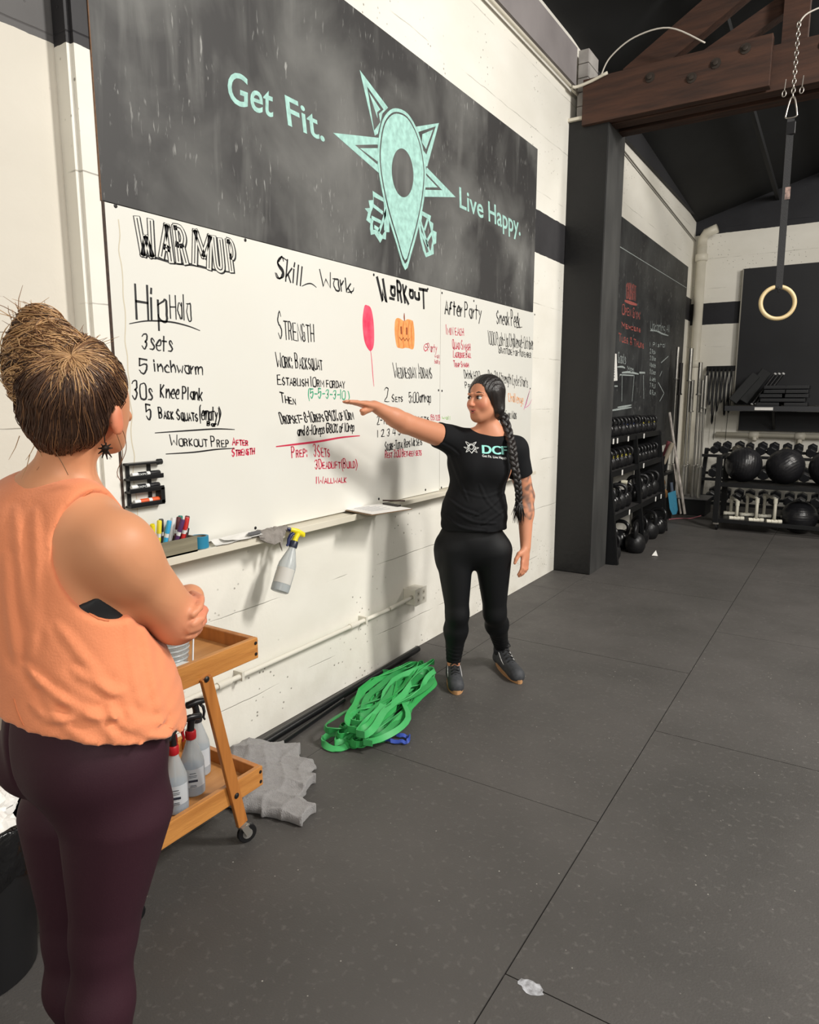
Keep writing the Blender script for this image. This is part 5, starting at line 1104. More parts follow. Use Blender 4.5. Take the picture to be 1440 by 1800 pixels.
# ------------------------------------------------------------------ green resistance bands
gm=[mat('latex_green_%s'%n,c_,.55,noise=(8,.35,O1,c2)) for n,c_,c2 in (('a',(48,158,78),(66,176,100)),('b',(62,168,92),(92,186,120)),('c',(40,138,70),(70,160,90)))]
rn=random.Random(9)
def band(A,Bp,wid,amp,lay,k,w=.03,endr=.04):
    'closed flat latex loop lying between A and Bp'
    A=Vector(A);Bp=Vector(Bp); d=(Bp-A); L=d.length; d.normalize(); s=Vector((-d.y,d.x,0)); N=64; P=[];Wd=[]; ph=rn.uniform(0,6); ph2=rn.uniform(0,6); skew=rn.uniform(-.5,.5)
    for i in range(N):
        a=2*math.pi*i/N; ca=math.cos(a); sa=math.sin(a); ce=math.copysign(abs(ca)**.55,ca); u=(ce*.5+.5)*L; 
        side=wid*sa*(1+.3*math.sin(2*a+ph))+amp*math.sin(u/L*5+ph)+amp*.5*math.sin(u/L*11+ph2)*(1 if sa>0 else -1); end=abs(ca)**6
        zz=lay+(.010*math.sin(u/L*7+ph2)+.006*math.sin(u/L*15+ph))*(1-end)*.8+.004
        wd=(Vector((0,0,1))*(.35+.65*end*rn.uniform(.9,1.1))+s*(1-end)*math.cos(u/L*4+ph+ (0 if sa>0 else .8))*1.1).normalized(); P.append(A+d*u+s*side+Vector((0,0,zz))); Wd.append(wd)
    zs=[P[i].z-abs(Wd[i].z)*w/2 for i in range(N)]
    V=[]; th=.0023
    for i in range(N):
        t=(P[(i+1)%N]-P[i-1]).normalized(); wv=(Wd[i]-t*Wd[i].dot(t)).normalized(); nn=t.cross(wv)
        p=P[i].copy(); lowz=p.z-abs(wv.z)*w/2-th; 
        if lowz<.003: p.z+=.003-lowz
        V+=[p+wv*w/2+nn*th,p+wv*w/2-nn*th,p-wv*w/2-nn*th,p-wv*w/2+nn*th]
    F=[]
    for i in range(N):
        j=(i+1)%N
        for q in range(4): F.append((i*4+q,j*4+q,j*4+(q+1)%4,i*4+(q+1)%4))
    mb=MB(); mb._add(V,F); o=mb.build('resistance_band',gm[k%3],None,40); tag(o,'green latex loop band lying in the tangled heap on the floor','band','green resistance bands in the heap'); return o
nb=20
for k in range(nb):
    t=k/(nb-1); lat=(rn.random()-.5); a0=Vector((.36,2.27,0))+Vector((.20,.02,0))*(rn.random()-.25)*.9+Vector((0,rn.uniform(-.05,.12),0)); b0=Vector((.27,3.12,0))+Vector((.13,.01,0))*(rn.random()-.5)*1.3+Vector((0,rn.uniform(-.10,.03),0))
    band(a0,b0,rn.uniform(.025,.075),rn.uniform(.015,.05),.012+.075*t,k,w=rn.uniform(.026,.034))
o=band((.28,2.21,0),(.40,2.36,0),.055,.004,.0,1,w=.03); o['label']='green band curled into a small standing loop at the near left of the heap'; 
o=band((.40,2.26,0),(.46,2.45,0),.05,.006,.0,0,w=.032); o['label']='green band curled upright at the front of the heap'
o=band((.20,2.62,0),(.09,3.02,0),.075,.01,.0,2,w=.03); o['label']='green band looping out from the heap towards the wall'
bo_=band((.47,2.40,0),(.585,2.46,0),.035,.003,.0,2,w=.02); bo_.data.materials[0]=mat('latex_blue',(52,78,168),.5); tag(bo_,'small blue loop band peeking from under the green heap','band'); del bo_['group']
# floor litter
tag(MB().poly([(.585,6.85,.004),(.64,6.86,.004),(.61,6.90,.05)],.002,(0,-1,0)).build('paper_scrap',paper),'tiny folded white paper scrap standing on the floor by the kettlebells','paper')
ck=mat('chalk_smudge',(188,190,196),.9,noise=(60,.9,O1,(96,94,94)))
mb=MB(); rq=random.Random(3); cc=at(930,1733,2,0); mb.poly([cc+Vector((.040*math.cos(a)*rq.uniform(.7,1.05)+.006,.024*math.sin(a)*rq.uniform(.6,1.1),.0002)) for a in [i*.3307 for i in range(19)]],.0003,(0,0,1)); tag(mb.build('chalk_smudge',ck),'chalk smudge on the rubber floor near the front seam','chalk')
# ------------------------------------------------------------------ far bay : chalkboard, kettlebells, bars, racks
cb=empty('chalkboard',(0,8.6,1.1),'far chalkboard beyond the column with faint red and white writing','blackboard')
cbm=bpy.data.materials.new('far_chalkboard'); cbm.use_nodes=True; chalk(cbm,(36,37,39),(86,88,88),.55,.7)
MB().box((-.019,6.28,.9),(0,10.55,3.31)).build('panel',cbm,cb)
rc=mat('chalk_red',(168,86,78),.9,noise=(60,.5,O1,(90,60,58))); wc=mat('chalk_white',(176,186,184),.9,noise=(60,.5,O1,(96,100,100)))
def zz(P): return [(1060+x/8,480+y/8) for x,y in P]
random.seed(31)
def cw(mb,s,x0,y0,x1,y1,tx,ty,w=.02): 
    w*=.55
    q=zz([(x0,y0),(x1,y1),(tx,ty)]); text_on(mb,s,B(*q[0]),B(*q[1]),B(*q[2]),w,None,NX,.0006)
mb=MB(); cw(mb,'CROSSFIT',330,350,465,390,330,130,.03); line(mb,zz([(310,390),(390,420),(475,445)]),.035); o=mb.build('lettering',rc,cb); o['kind']='stuff'
mb=MB(); cw(mb,'^Open Gym:',270,570,525,650,275,430,.03); cw(mb,'^Members',265,760,530,830,262,690,.03); cw(mb,'^Tues & Thurs',225,950,575,1060,225,850,.03); o=mb.build('lettering',rc,cb); o['kind']='stuff'
mb=MB(); cw(mb,'Goals',215,1255,320,1275,215,1110,.02); line(mb,zz([(205,1320),(270,1318),(310,1335)]),.02); cw(mb,'Mon',345,1375,430,1390,345,1310,.02); line(mb,zz([(270,1400),(380,1395),(500,1420)]),.025); line(mb,zz([(515,1400),(590,1402)]),.025)
cw(mb,'Upcoming All',670,790,940,830,670,680,.02); line(mb,zz([(670,810),(750,810),(830,850),(920,880)]),.022)
for k,t_ in enumerate(('1 Pistol','2 Row','3 Bike','4 Snatch','5 Clean','6 Jerk','7 Pull','8 Run')): cw(mb,t_,660,1030+k*95,740 if k>0 else 880,1040+k*97,662,975+k*95,.02)
for a,b_ in (((820,1260),(920,1170)),((780,1540),(860,1690)),((860,1690),(800,1800)),((800,1450),(830,1380)),((130,1560),(125,1800)),((270,1430),(265,1800)),((440,1440),(410,1800)),((570,1440),(575,1760)),((165,1590),(205,1590)),((0+240,1430),(430,1440))): line(mb,zz([a,b_]),.016)
line(mb,[(1072,722),(1090,719),(1110,716)],.02); line(mb,[(1086,716),(1100,714),(1110,712)],.02); o=mb.build('lettering',wc,cb); o['kind']='stuff'
cl_=at(1150,455,0,0); mb=MB(); mb.strip([B(1079,427),B(1207,506)],.008,NX,.0008); mb.build('chalk_line',wc,cb)
child_fix(cb)
nt_=empty('notice_sheet',tuple(at(1076,645,0,.004)),'narrow white printed notice taped to the far chalkboard next to the column','paper')
mb=MB(); mb.poly([B(1069,620,.004),B(1084,622,.004),B(1085.5,669,.004),B(1067,671,.004)],.001,NX); mb.build('sheet',paper,nt_)
for k in range(9): m2=MB(); m2.strip([B(1071.5,626+k*4.6,.0055),B(1080.5,626.4+k*4.6,.0055)],.010,NX,.0004); m2.build('print_line',mat('print_grey',(90,90,94)),nt_)
child_fix(nt_)
# kettlebell shelving
kbm=[mat('cast_iron',(34,34,36),.38,.35,bump=(60,.15,O1)),mat('enamel_black',(28,28,30),.22,.2)]
ws=mat('wood_black',(44,43,44),.6,noise=(6,.5,(1,.3,1),(70,68,66))); kbx=[(1.155,.262),(.85,.30),(.45,.35)]
ks=empty('kettlebell_shelf',(.15,7.2,0),'black shelving full of kettlebells under the far chalkboard','shelving')
for (z,xf) in kbx: MB().box((.012,6.32,z-.028),(xf,8.28,z),bev=.002).build('shelf_board',ws,ks); MB().box((xf,6.32,z-.05),(xf+.012,8.28,z+.002)).build('shelf_edge',black,ks)
for y in (6.30,7.25,8.27): 
    mb=MB(); mb.beam((.40,y,0),(.262,y,1.14),.04,.035,(1,0,0)); mb.build('upright',black,ks); MB().box((.014,y-.02,0),(.05,y+.02,1.14)).build('upright',black,ks)
    if y!=7.25: mb=MB(); mb.poly([(.05,y-.012,.0),(.385,y-.012,0),(.26,y-.012,1.13),(.05,y-.012,1.13)],.02,(0,-1,0)); mb.build('end_panel',black,ks)
for (y,i) in ((6.45,0),(6.58,0),(6.95,0),(7.55,0),(6.66,1),(7.45,1),(6.8,2),(7.85,2),(8.1,2)): z,xf=kbx[i]; MB().box((xf+.012,y-.02,z-.055),(xf+.0135,y+.02,z-.005)).build('shelf_tag',paper,ks)
child_fix(ks)
def kettle(r,kind,rot,band=None):
    root=empty('kettlebell',(0,0,0),'x','kettlebell'); o=MB().lathe([(r*.55,0),(r*.8,.10*r),(r*.98,r*.55),(r,.95*r),(r*.93,1.35*r),(r*.70,1.72*r),(r*.35,1.93*r),(.004,1.97*r)],18).build('bell',kbm[kind],root,50)
    h=r*1.05; P=[(0,-r*.62,1.45*r),(0,-r*.82,2.0*r),(0,-r*.80,2.45*r),(0,-r*.45,2.78*r),(0,0,2.84*r),(0,r*.45,2.78*r),(0,r*.80,2.45*r),(0,r*.82,2.0*r),(0,r*.62,1.45*r)]
    MB().tube(crom(P,3),max(r*.2,.013),8).build('handle',kbm[kind],root,True); root.rotation_euler.z=rot; return root
protos={}; OR=['first','second','third','fourth','fifth','sixth','seventh','eighth','ninth','tenth','eleventh','twelfth','thirteenth','fourteenth','fifteenth','sixteenth','seventeenth','eighteenth','nineteenth','twentieth','twenty-first','twenty-second','twenty-third','twenty-fourth']
def kb(x,y,z,r,kind,rot,lab,grp='kettlebells on the shelving',col=None):
    key=(r,kind)
    if key not in protos: k=kettle(r,kind,rot); protos[key]=k
    else: k=dup(protos[key],rot=(0,0,rot))
    k.location=(x,y,z+.0005); k['label']=lab; k['group']=grp
    if col:
        c_=MB().lathe([(r*.72,1.60*r),(r*.76,1.66*r),(r*.55,1.86*r)],14,caps=False).build('colour_ring',col,k,50)
    return k
yel=mat('ring_yellow',(176,164,70),.5); blu=mat('ring_blue',(40,56,110),.5); rdm=mat('ring_red',(150,30,44),.5)
rk=random.Random(5); y=6.42
for i in range(15):
    r=.062 if i<10 else .058; kb(.20-.005*(i%2),y,1.155,r,i%2,R(90)+rk.uniform(-.2,.2),'%s black kettlebell on the top shelf, counted from the column'%OR[i],grp='kettlebells on the top shelf',col=yel if i in(10,11,12) else blu if i in (5,7) else None); y+=.126 if i<10 else .12
y=6.42
for i in range(6): kb(.22,y,.85,.066,(i+1)%2,R(90)+rk.uniform(-.15,.15),'%s kettlebell from the column in the near bay of the second shelf'%OR[i],grp='kettlebells in the near bay of the second shelf',col=yel if i in (1,2,4,5) else None); y+=.138
y=7.36
for i in range(7): kb(.23,y,.85,.060,i%2,R(90)+rk.uniform(-.15,.15),'%s kettlebell from the divider in the far bay of the second shelf'%OR[i],grp='kettlebells in the far bay of the second shelf'); y+=.128
for i,y in enumerate((6.42,6.60,6.78,6.97)): 
    k=kb(.25,y,.45,.084,i%2,R(90)+rk.uniform(-.3,.3),'%s large kettlebell from the column in the near bay of the third shelf'%OR[i],grp='kettlebells in the near bay of the third shelf')
    if i==3: MB().tube(crom([(0,-.03,.237),(0,0,.240),(0,.03,.237)],3),.021,8).build('tape_wrap',mat('tape_cream',(206,202,180),.6),k,True); k['label']='kettlebell with cream tape wrapped round its handle on the third shelf'; del k['group']
for i,y in enumerate((7.38,7.60,7.83,8.06)): kb(.25,y,.45,.09,(i+1)%2,R(90)+rk.uniform(-.3,.3),'%s large kettlebell from the divider in the far bay of the third shelf'%OR[i],grp='kettlebells in the far bay of the third shelf')
fl_=[(.30,6.48,.085,0,80,'kettlebell with red ring nearest the column, on the floor',rdm),(.20,6.72,.095,1,75,'kettlebell with red-marked window behind the front floor bell',rdm),(.40,6.93,.100,0,10,'black kettlebell standing out in front, handle turned side-on',None),(.22,7.02,.10,1,85,'kettlebell under the middle of the shelving, behind the one turned side-on',None),(.33,7.35,.10,1,70,'glossy kettlebell with taped handle in the middle of the floor row',None),(.34,7.72,.104,0,60,'matte kettlebell with round handle, second from the far end on the floor',None),(.35,8.08,.098,1,80,'speckled glossy kettlebell at the far end of the floor row',None)]
for x,y,r,kd_,rt,lab,cc in fl_: 
    k=kb(x,y,0,r,kd_,R(rt),lab,col=cc); del k['group']
    k['group']='kettlebells standing on the floor'
# barbells upright in their box
stl=mat('bar_steel',(176,174,168),.28,.9,noise=(9,.4,(1,1,.3),(120,118,112))); dks=mat('bar_dark',(64,62,62),.35,.7)
bb_=empty('barbell_holder',(.36,9.75,0),'black box holder with barbells standing upright in the far corner','holder')
MB().box((.22,9.55,0),(.60,9.98,.21),bev=.006).build('block',black,bb_); MB().box((.20,9.53,.21),(.62,10.0,.222),bev=.002).build('top_plate',mat('plate_grey',(92,92,94),.45,.4),bb_); child_fix(bb_)
def barbell(x,y,top,m,lab,tilt=(0,0)):
    root=empty('barbell',(x,y,.2225),lab,'barbell','barbells standing in the corner'); H=top-.2225; lean=Vector((tilt[0],tilt[1],1)).normalized(); q=lean.to_track_quat('Z','Y').to_matrix().to_4x4()
    M=q
    MB().lathe([(.025,.0),(.025,.40),(.036,.402),(.036,.418),(.014,.42),(.014,H-.42),(.036,H-.418),(.036,H-.402),(.025,H-.40),(.025,H-.003),(.022,H)],12,M).build('shaft',m,root,30); return root
for i,(px,py,dy,m,lab) in enumerate(((1190,610,0,stl,'tallest barbell at the left of the corner group'),(1195,638,.12,dks,'dark barbell just right of the tallest one'),(1216,612,-.1,stl,'tall steel barbell in front of the cream drain pipe'),(1218,668,.1,stl,'shorter steel barbell beside the drain pipe'),(1232,637,.0,stl,'steel barbell with tarnished sleeve right of the drain pipe'),(1236,668,.1,stl,'short barbell second from the right in the corner group'),(1242,660,-.12,stl,'rightmost barbell of the corner group'))):
    p=at(px,py,1,9.76+dy); barbell(max(.245,min(.585,p.x+.0)) if i>1 else p.x+.02,9.76+dy,p.z,m,lab,tilt=(0,0))
MB_w=MB().box((.03,9.6,0),(.19,9.95,.2),bev=.005); o=MB_w.build('bar_block',black); tag(o,'low black block under the two leftmost barbells in the corner','block')
pk=[(1177,725,1204,906,8.95,.017,'thick worn white pole leaning by the kettlebell shelving'),(1185,815,1197,905,9.0,.012,'thin white stick leaning beside the worn pole')]
for x0,y0,x1,y1,Y,r,lab in pk:
    a=at(x1,y1,2,.0); b_=at(x0,y0,1,a.y+.18 if Y<9 else a.y+.1); a.z=r; tag(MB().tube([a,b_],r,10).build('leaning_pole',mat('worn_white',(200,192,184),.6,noise=(30,.8,(1,1,.3),(90,84,84))),None,30),lab,'pole')
# bucket with rolled wraps, brown strap, blue brush between
bk=empty('equipment_bucket',(.12,8.85,.62),'dark bucket of rolled mats on a shelf past the kettlebell shelving','bucket')
MB().lathe([(.09,0),(.115,.02),(.13,.2),(.122,.2),(.105,.02),(0,.02)],20,Matrix.Translation((.13,8.85,.62)),caps=False).build('tub',black,bk,40); MB().box((.0,8.62,.595),(.27,9.15,.62)).build('ledge',black,bk); MB().box((.2,9.11,0),(.27,9.15,.595)).build('post',black,bk);MB().box((.0,8.62,0),(.04,8.66,.595)).build('post',black,bk); child_fix(bk)
for i,(dx,dy,cl2) in enumerate(((-.04,-.02,(196,188,180)),(.03,.03,(120,60,66)),(.05,-.05,(150,140,124)),(-.03,.05,(60,58,60)))):
    tag(MB().lathe([(.012,0),(.028,0),(.028,.36),(.012,.36)],12,Matrix.Translation((.13+dx,8.85+dy,.645))@Matrix.Rotation(R(8+6*i),4,'Y')).build('rolled_mat',mat('roll_%d'%i,cl2,.8),None,40),'rolled wrap standing in the dark bucket by the shelving','roll','rolled wraps in the bucket')
lt=mat('leather_brown',(128,92,54),.6); mb=MB(); mb.tube(crom([(.20,8.7,.60),(.24,8.72,.5),(.22,8.78,.42),(.26,8.82,.38),(.25,8.88,.30)],5),[.03]*11+[.02]*10,8,flat=.3); tag(mb.build('leather_belt',lt,None,True),'brown leather strap hanging from the ledge past the shelving','belt')
bs=empty('hand_broom',(.2,9.05,.03),'blue dust brush standing behind the leaning poles','broom'); cb_=at(1184,890,1,9.1)
MB().poly([at(1176,866,1,9.1),at(1188,862,1,9.1),at(1192,896,1,9.1),at(1190,903,1,9.1),at(1184,904,1,9.1),at(1179,893,1,9.1)],.05,(0,-1,0)).build('bristles',mat('brush_blue',(64,150,186),.5,bump=(60,.6,(4,1,.4))),bs); MB().tube([at(1182,866,1,9.1),at(1180,848,1,9.1)],.02,8).build('handle',mat('brush_grey',(70,80,96),.5),bs,30); child_fix(bs)
tag(MB().tube(crom([at(1176,913,2,.006),at(1195,911,2,.006),at(1215,911,2,.006),at(1234,906,2,.006)],5),.006,6).build('skipping_rope',mat('rope_pink',(196,120,130),.5),None,True),'pinkish skipping rope lying on the floor in the far corner','rope')
# ball rack on castors
br_=empty('ball_rack',(1.7,8.9,0),'black rolling rack with exercise balls in front of the dumbbells','rack'); XA,XB,YA,YB=.865,2.95,8.66,9.2
for x in (XA,XB):
    for y in (YA,YB): MB().box((x-.03,y-.03,.085),(x+.03,y+.03,.86),bev=.004).build('post',black,br_)
    MB().box((x-.025,YA,.82),(x+.025,YB,.86)).build('top_bar',black,br_)
for z in (.535,.115):
    for y in (YA,YB): MB().box((XA,y-.02,z-.025),(XB,y+.02,z+.02),bev=.003).build('rail',black,br_)
    MB().box((XA,YA,z-.012),(XB if z>.3 else 1.48,YB,z+.0)).build('shelf_deck',black,br_)
for x in (XA,XB):
    for y in (YA,YB):
        w_=MB().lathe([(.030,-.012),(.036,-.01),(.036,.01),(.030,.012)],16,Matrix.Translation((x+.02,y,.037))@Matrix.Rotation(R(90),4,'Y')).build('castor_wheel',blk,br_,30); MB().box((x-.02,y-.02,.066),(x+.04,y+.02,.086)).build('castor_bracket',mat('zinc',(188,184,176)),br_); MB().box((x+.004,y-.014,.03),(x+.008,y+.014,.075)).build('castor_bracket',mat('zinc',(188,184,176)),br_)
child_fix(br_)
bal=mat('ball_rubber',(30,30,33),.32,bump=(26,.35,(1,1,1))); rib=mat('ball_groove',(16,16,18),.5)
def exball(x,y,z,r,lab,ax,cat='ball'):
    root=empty('exercise_ball',(x,y,z),lab,cat); Mx=Vector(ax).normalized().to_track_quat('Z','Y').to_matrix().to_4x4(); pr=[]
    for i in range(61):
        a=math.pi*i/60; rr=r*(1-.010*max(0,math.cos(i*math.pi/1.5))*(1 if 12<i<48 else 0)); pr.append((max(.003,rr*math.sin(a)),-rr*math.cos(a)*.97))
    MB().lathe(pr,40,Mx).build('shell',bal,root,True); MB().lathe([(.008,r*.965),(.012,r*.972),(.006,r*.985)],10,Mx).build('plug',rib,root,30); return root
exball(1.087,8.93,.545+.205,.205,'leftmost big black exercise ball on the rack, grooves running upright',(-.9,-.4,.1)); exball(1.517,8.93,.545+.205,.205,'middle big black exercise ball on the rack, grooves slanting',(.6,-.3,-.6)); exball(1.945,8.93,.545+.205,.205,'rightmost big black exercise ball, cut by the frame',(.9,-.3,.35))
exball(1.70,8.93,.187,.19,'large smooth black ball low in the rack, right of the white stands',(0,0,1)); exball(2.03,8.93,.128,.13,'smaller black ball low in the rack, cut by the right edge',(0,0,1))
pv=mat('pvc_white',(226,222,206),.35)
def parallette(x,y,L,ang,h,lab):
    root=empty('parallette',(x,y,.116),lab,'stand','white pvc parallettes'); r=.018
    def T(a,b_,c_): return Vector((a*math.cos(ang)-b_*math.sin(ang),a*math.sin(ang)+b_*math.cos(ang),c_))
    MB().tube([T(0,-L/2,.03),T(0,-L/2,h-.02),T(0,-L/2+.02,h),T(0,L/2-.02,h),T(0,L/2,h-.02),T(0,L/2,.03)],r,10).build('handle_bar',pv,root,True)
    for s in (-1,1):
        MB().tube([T(-.06,s*L/2,.024),T(.06,s*L/2,.024)],r,10).build('foot',pv,root,30); 
        for a in (-.06,.06): MB().tube([T(a-.02,s*L/2,.024),T(a+.02,s*L/2,.024)],.023,10).build('end_cap',pv,root,30)
        MB().tube([T(-.03,s*L/2,.024),T(.03,s*L/2,.024)],.0225,10).build('tee',pv,root,30); MB().tube([T(0,s*L/2,h-.05),T(0,s*L/2,h+.008)],.0225,10).build('elbow',pv,root,30)
parallette(1.21,8.92,.38,R(22),.27,'white pvc parallette on the low shelf, nearest the left ball'); parallette(1.395,8.92,.38,R(22),.28,'white pvc parallette on the low shelf, between the other two'); parallette(1.02,8.93,.36,R(18),.22,'white pvc parallette at the left end of the low shelf')
# dumbbell racks at the back wall
dr_=empty('dumbbell_rack',(1.6,10.5,0),'long black dumbbell rack along the far wall','rack')
tiers=[(.775,10.30),(.46,10.24),(.14,10.20)]
for z,y in tiers:
    for dy,dz in ((-.10,-.03),(.16,.03)): MB().box((.40,y+dy-.03,z+dz-.02),(3.3,y+dy+.03,z+dz+.015)).build('rail',black,dr_)
for x in (.42,1.85,3.28): MB().beam((x,10.12,.0),(x,10.47,.82),.05,.05,(0,1,0)).build('upright',black,dr_); MB().box((x-.03,10.08,0),(x+.03,10.8,.05)).build('foot',black,dr_)
child_fix(dr_)
hexm=[mat('hex_rubber',(30,31,34),.42),mat('hex_worn',(82,78,68),.5)]
def dumb(r,k):
    root=empty('dumbbell',(0,0,0),'x','dumbbell')
    for s in (-1,1):
        M=Matrix.Translation((0,s*.095,0))@Matrix.Rotation(R(90),4,'X')@Matrix.Rotation(R(30),4,'Z'); MB().lathe([(r*.82,-.045),(r,-.03),(r,.03),(r*.82,.045)],6,M).build('hex_head',hexm[k] if s<0 else hexm[0],root); 
    MB().tube([(0,-.06,0),(0,.06,0)],.016,8).build('handle',mat('chrome_dull',(130,130,132),.3,.9),root,True); return root
dp={}
rd_=random.Random(8)
for ti,(z,y) in enumerate(tiers):
    x=.50; i=0
    while x<3.2:
        r=rd_.choice((.056,.062,.066)) if ti==0 else rd_.choice((.066,.072)) ; k=1 if (ti==0 and i in (2,3,6,11)) else 0; key=(r,k)
        rot=(R(13),0,rd_.uniform(-.05,.05)); loc=(x+r,y+.03,z+r*.72+.03)
        if key not in dp: d_=dumb(r,k); dp[key]=d_; d_.rotation_euler=rot
        else: d_=dup(dp[key],rot=rot)
        d_.location=loc; d_['label']=('%s hex dumbbell from the left in the '%OR[i])+['top','middle','bottom'][ti]+' row of the far rack'; d_['group']=['dumbbells in the top row','dumbbells in the middle row','dumbbells in the bottom row'][ti]
        x+=2*r*.96+(.012 if i%2==0 else .035); i+=1
# big dark panel and wall shelf
dkp=mat('panel_dark',(26,27,31),.6,noise=(3,.4,O1,(38,39,43)))
pw=empty('wall_panel',(2,10.95,1.3),'large black painted board on the far wall behind the shelf','panel'); MB().box((.66,10.93,1.42),(5,10.998,3.28)).build('board',dkp,pw); MB().box((.645,10.925,1.42),(.66,10.998,3.28)).build('edge_strip',mat('panel_edge',(150,146,136),.6),pw); MB().box((.74,10.94,1.06),(5,10.998,1.33)).build('lower_board',dkp,pw); child_fix(pw)
wsf=empty('wall_shelf',(1.8,10.7,1.36),'long black shelf on the far wall stacked with step boards','shelf'); MB().box((.62,10.42,1.39),(5,10.92,1.41),bev=.002).build('deck',black,wsf); MB().box((.62,10.40,1.345),(5,10.425,1.412)).build('front_edge',mat('edge_grey',(60,61,64),.5,.3),wsf)
MB().box((.99,10.396,1.358),(1.21,10.3995,1.396)).build('shelf_label',paper,wsf)
for x in (1.2,2.6): MB().beam((x,10.9,1.1),(x,10.5,1.385),.03,.03,(0,1,0)).build('bracket',black,wsf)
child_fix(wsf)
stp=mat('step_black',(34,35,38),.45)
for n_,(x0,zs,lab) in enumerate(((1.0,5,'left'),(1.31,5,'right'))):
    for k in range(zs):
        w0=x0+rd_.uniform(-.015,.02)+.02*k*(1-n_); z0=1.411+k*.056; o=MB().box((w0,10.46,z0),(w0+.27,10.86,z0+.047),bev=.006).build('step_board',stp)
        tag(o,('lowest','second lowest','middle','second highest','topmost')[k]+' black step board of the %s stack on the wall shelf'%lab,'step','step boards in the %s stack'%lab)
        MB().box((w0+.02,10.455,z0+.034),(w0+.25,10.461,z0+.040)).build('edge_line',mat('line_grey',(110,110,112) if k==3 and n_==0 else (64,65,68),.5),o)
for k,(dx,m) in enumerate(((0,blk),(.05,blk),(.10,blk))):
    a=Vector((.93+dx,10.58-.02*k,1.43)); b_=a+Vector((.24,.10,.40)); o=MB().tube([a,b_],.018,10).build('black_tube',m,None,30); tag(o,'slim black tube with pale tip leaning on the wall shelf','tube','slim black tubes leaning on the shelf')
    MB().tube([b_,b_+(b_-a).normalized()*.02],.019,10).build('tip',mat('tip_white',(200,200,200),.4),o,30); MB().tube([a-(b_-a).normalized()*.003,a+(b_-a).normalized()*.014],.019,10).build('tip',mat('tip_white',(200,200,200),.4),o,30)
for k,(x,w_,h_) in enumerate(((.68,.12,.55),(.80,.14,.62))): 
    o=MB().beam((x,10.60+.07*k,1.47),(x+.26,10.72+.07*k,1.44+h_*.72),w_,.04,(0,1,0),bev=.01).build('foam_pad',mat('foam_black',(22,24,26),.7)); tag(o,('narrow','wide')[k]+' black foam pad leaning at the left end of the wall shelf','pad')
tag(MB().box((1.02,10.62,1.71),(1.2,10.66,1.86),Matrix.Rotation(R(25),3,'Y'),bev=.01).build('foam_block',mat('foam_green',(44,50,50),.7)),'dark greenish square pad on top of the leaning pads','pad') if False else None
hk=empty('strap_rack',(.5,10.95,1.95),'black hooks with hanging belts and straps left of the wall shelf','rack'); MB().box((.26,10.94,1.9),(.64,10.998,1.97)).build('hook_rail',black,hk)
for k in range(7):
    x=.29+.052*k; MB().tube([(x,10.94,1.93),(x,10.89,1.92),(x,10.885,1.95)],.005,6).build('hook',black,hk,True)
    L_=rd_.uniform(.45,.8); MB().tube(crom([(x,10.89,1.93),(x-.018,10.88,1.6),(x,10.88,1.93-L_),(x+.022,10.88,1.6),(x+.004,10.89,1.93)],5),.016,6,flat=.35).build('hanging_strap',mat('strap_black',(24,25,28),.6),hk,True)
child_fix(hk)
for x,z in ((.44,1.25),(.60,1.1)): tag(MB().tube([(x,10.87,1.45),(x-.01,10.86,.92)],.004,6).build('skipping_rope',blk),'thin black rope hanging %s the far drain pipe'%('nearest to' if x<.5 else 'further from'),'rope')
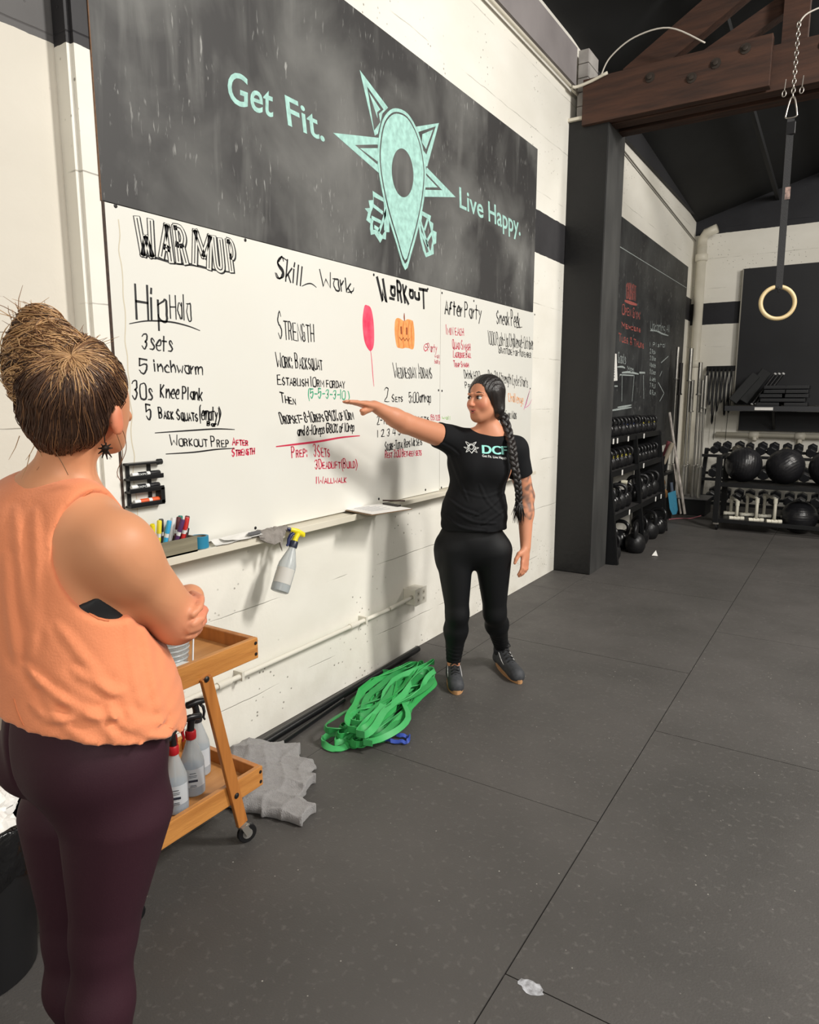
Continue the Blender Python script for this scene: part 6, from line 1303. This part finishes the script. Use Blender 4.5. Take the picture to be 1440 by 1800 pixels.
# gymnastic ring on its strap and chain
rx,ry=1.61,5.70; rg_=empty('gymnastic_ring',(rx,ry,2.19),'pale wooden gymnastic ring hanging on a black strap from the truss','ring')
pl=mat('birch',(214,192,146),.4,noise=(6,.4,O1,(184,156,104))); av=Vector((.36,-.88,.12)).normalized(); e1=av.cross(Vector((0,0,1))).normalized(); e2=e1.cross(av)
MB().tube([Vector((rx,ry,2.19))+(e1*math.cos(a)+e2*math.sin(a))*.112 for a in [2*math.pi*i/48 for i in range(48)]],.0145,12,closed=True).build('ring',pl,rg_,True)
nyl=mat('nylon_black',(30,30,32),.7,bump=(120,.4,(1,1,3))); sdr=Vector((math.cos(R(20)),math.sin(R(20)),0))
mb=MB(); mb.beam((rx,ry,2.285),(rx-.012,ry,3.40),.046,.006,sdr.cross(Vector((0,0,1)))); mb.build('strap',nyl,rg_)
mb=MB(); mb.tube(crom([(rx,ry-.018,2.30),(rx,ry-.017,2.28),(rx,ry,2.262),(rx,ry+.017,2.28),(rx,ry+.018,2.30)],4),.004,6); mb.build('strap_loop',nyl,rg_,True)
MB().box((rx-.035,ry-.012,3.30),(rx+.02,ry+.010,3.38),bev=.003).build('buckle',mat('buckle_dark',(44,44,46),.4,.5),rg_)
MB().box((rx-.022,ry-.0045,2.88),(rx+.022,ry-.0035,2.96)).build('strap_label',mat('label_faded',(190,160,150),.6,noise=(40,.8,O1,(40,40,42))),rg_)
chm=mat('chain_steel',(186,180,172),.3,.9); tx=rx-.012; MB().tube(crom([(tx-.028,ry,3.41),(tx+.028,ry,3.41),(tx+.032,ry,3.44),(tx+.012,ry,3.53),(tx-.012,ry,3.53),(tx-.032,ry,3.44)],4,True),.0055,8,closed=True).build('carabiner',chm,rg_,True)
z=3.55; k=0
while z<3.99:
    a_=R(0 if k%2 else 90); d=Vector((math.cos(a_),math.sin(a_),0)); MB().tube([Vector((tx,ry,z))+d*.011*math.cos(t)+Vector((0,0,.019*math.sin(t))) for t in [2*math.pi*i/12 for i in range(12)]],.0038,6,closed=True).build('chain_link',chm,rg_,True); z+=.029; k+=1
for dx in (-.055,.05): MB().tube([Vector((tx+dx,ry,3.57))+Vector((.012*math.cos(t),0,.02*math.sin(t))) for t in [2*math.pi*i/12 for i in range(12)]],.0036,6,closed=True).build('spare_link',chm,rg_,True); MB().tube([(tx+dx,ry,3.59),(tx+dx+.004,ry,3.66)],.0032,6).build('spare_hook',chm,rg_)
child_fix(rg_)
cb2=MB().tube(crom([(tx,ry,3.99),(tx+.05,ry+.02,4.05),(tx+.2,ry+.06,4.08),(tx+.5,ry+.1,4.03),(tx+.9,ry+.12,3.98)],5),.0055,6); tag(cb2.build('cable',mat('white_cable',(206,200,190)),None,True),'white cable looping over the timber truss right of the chain','cable')
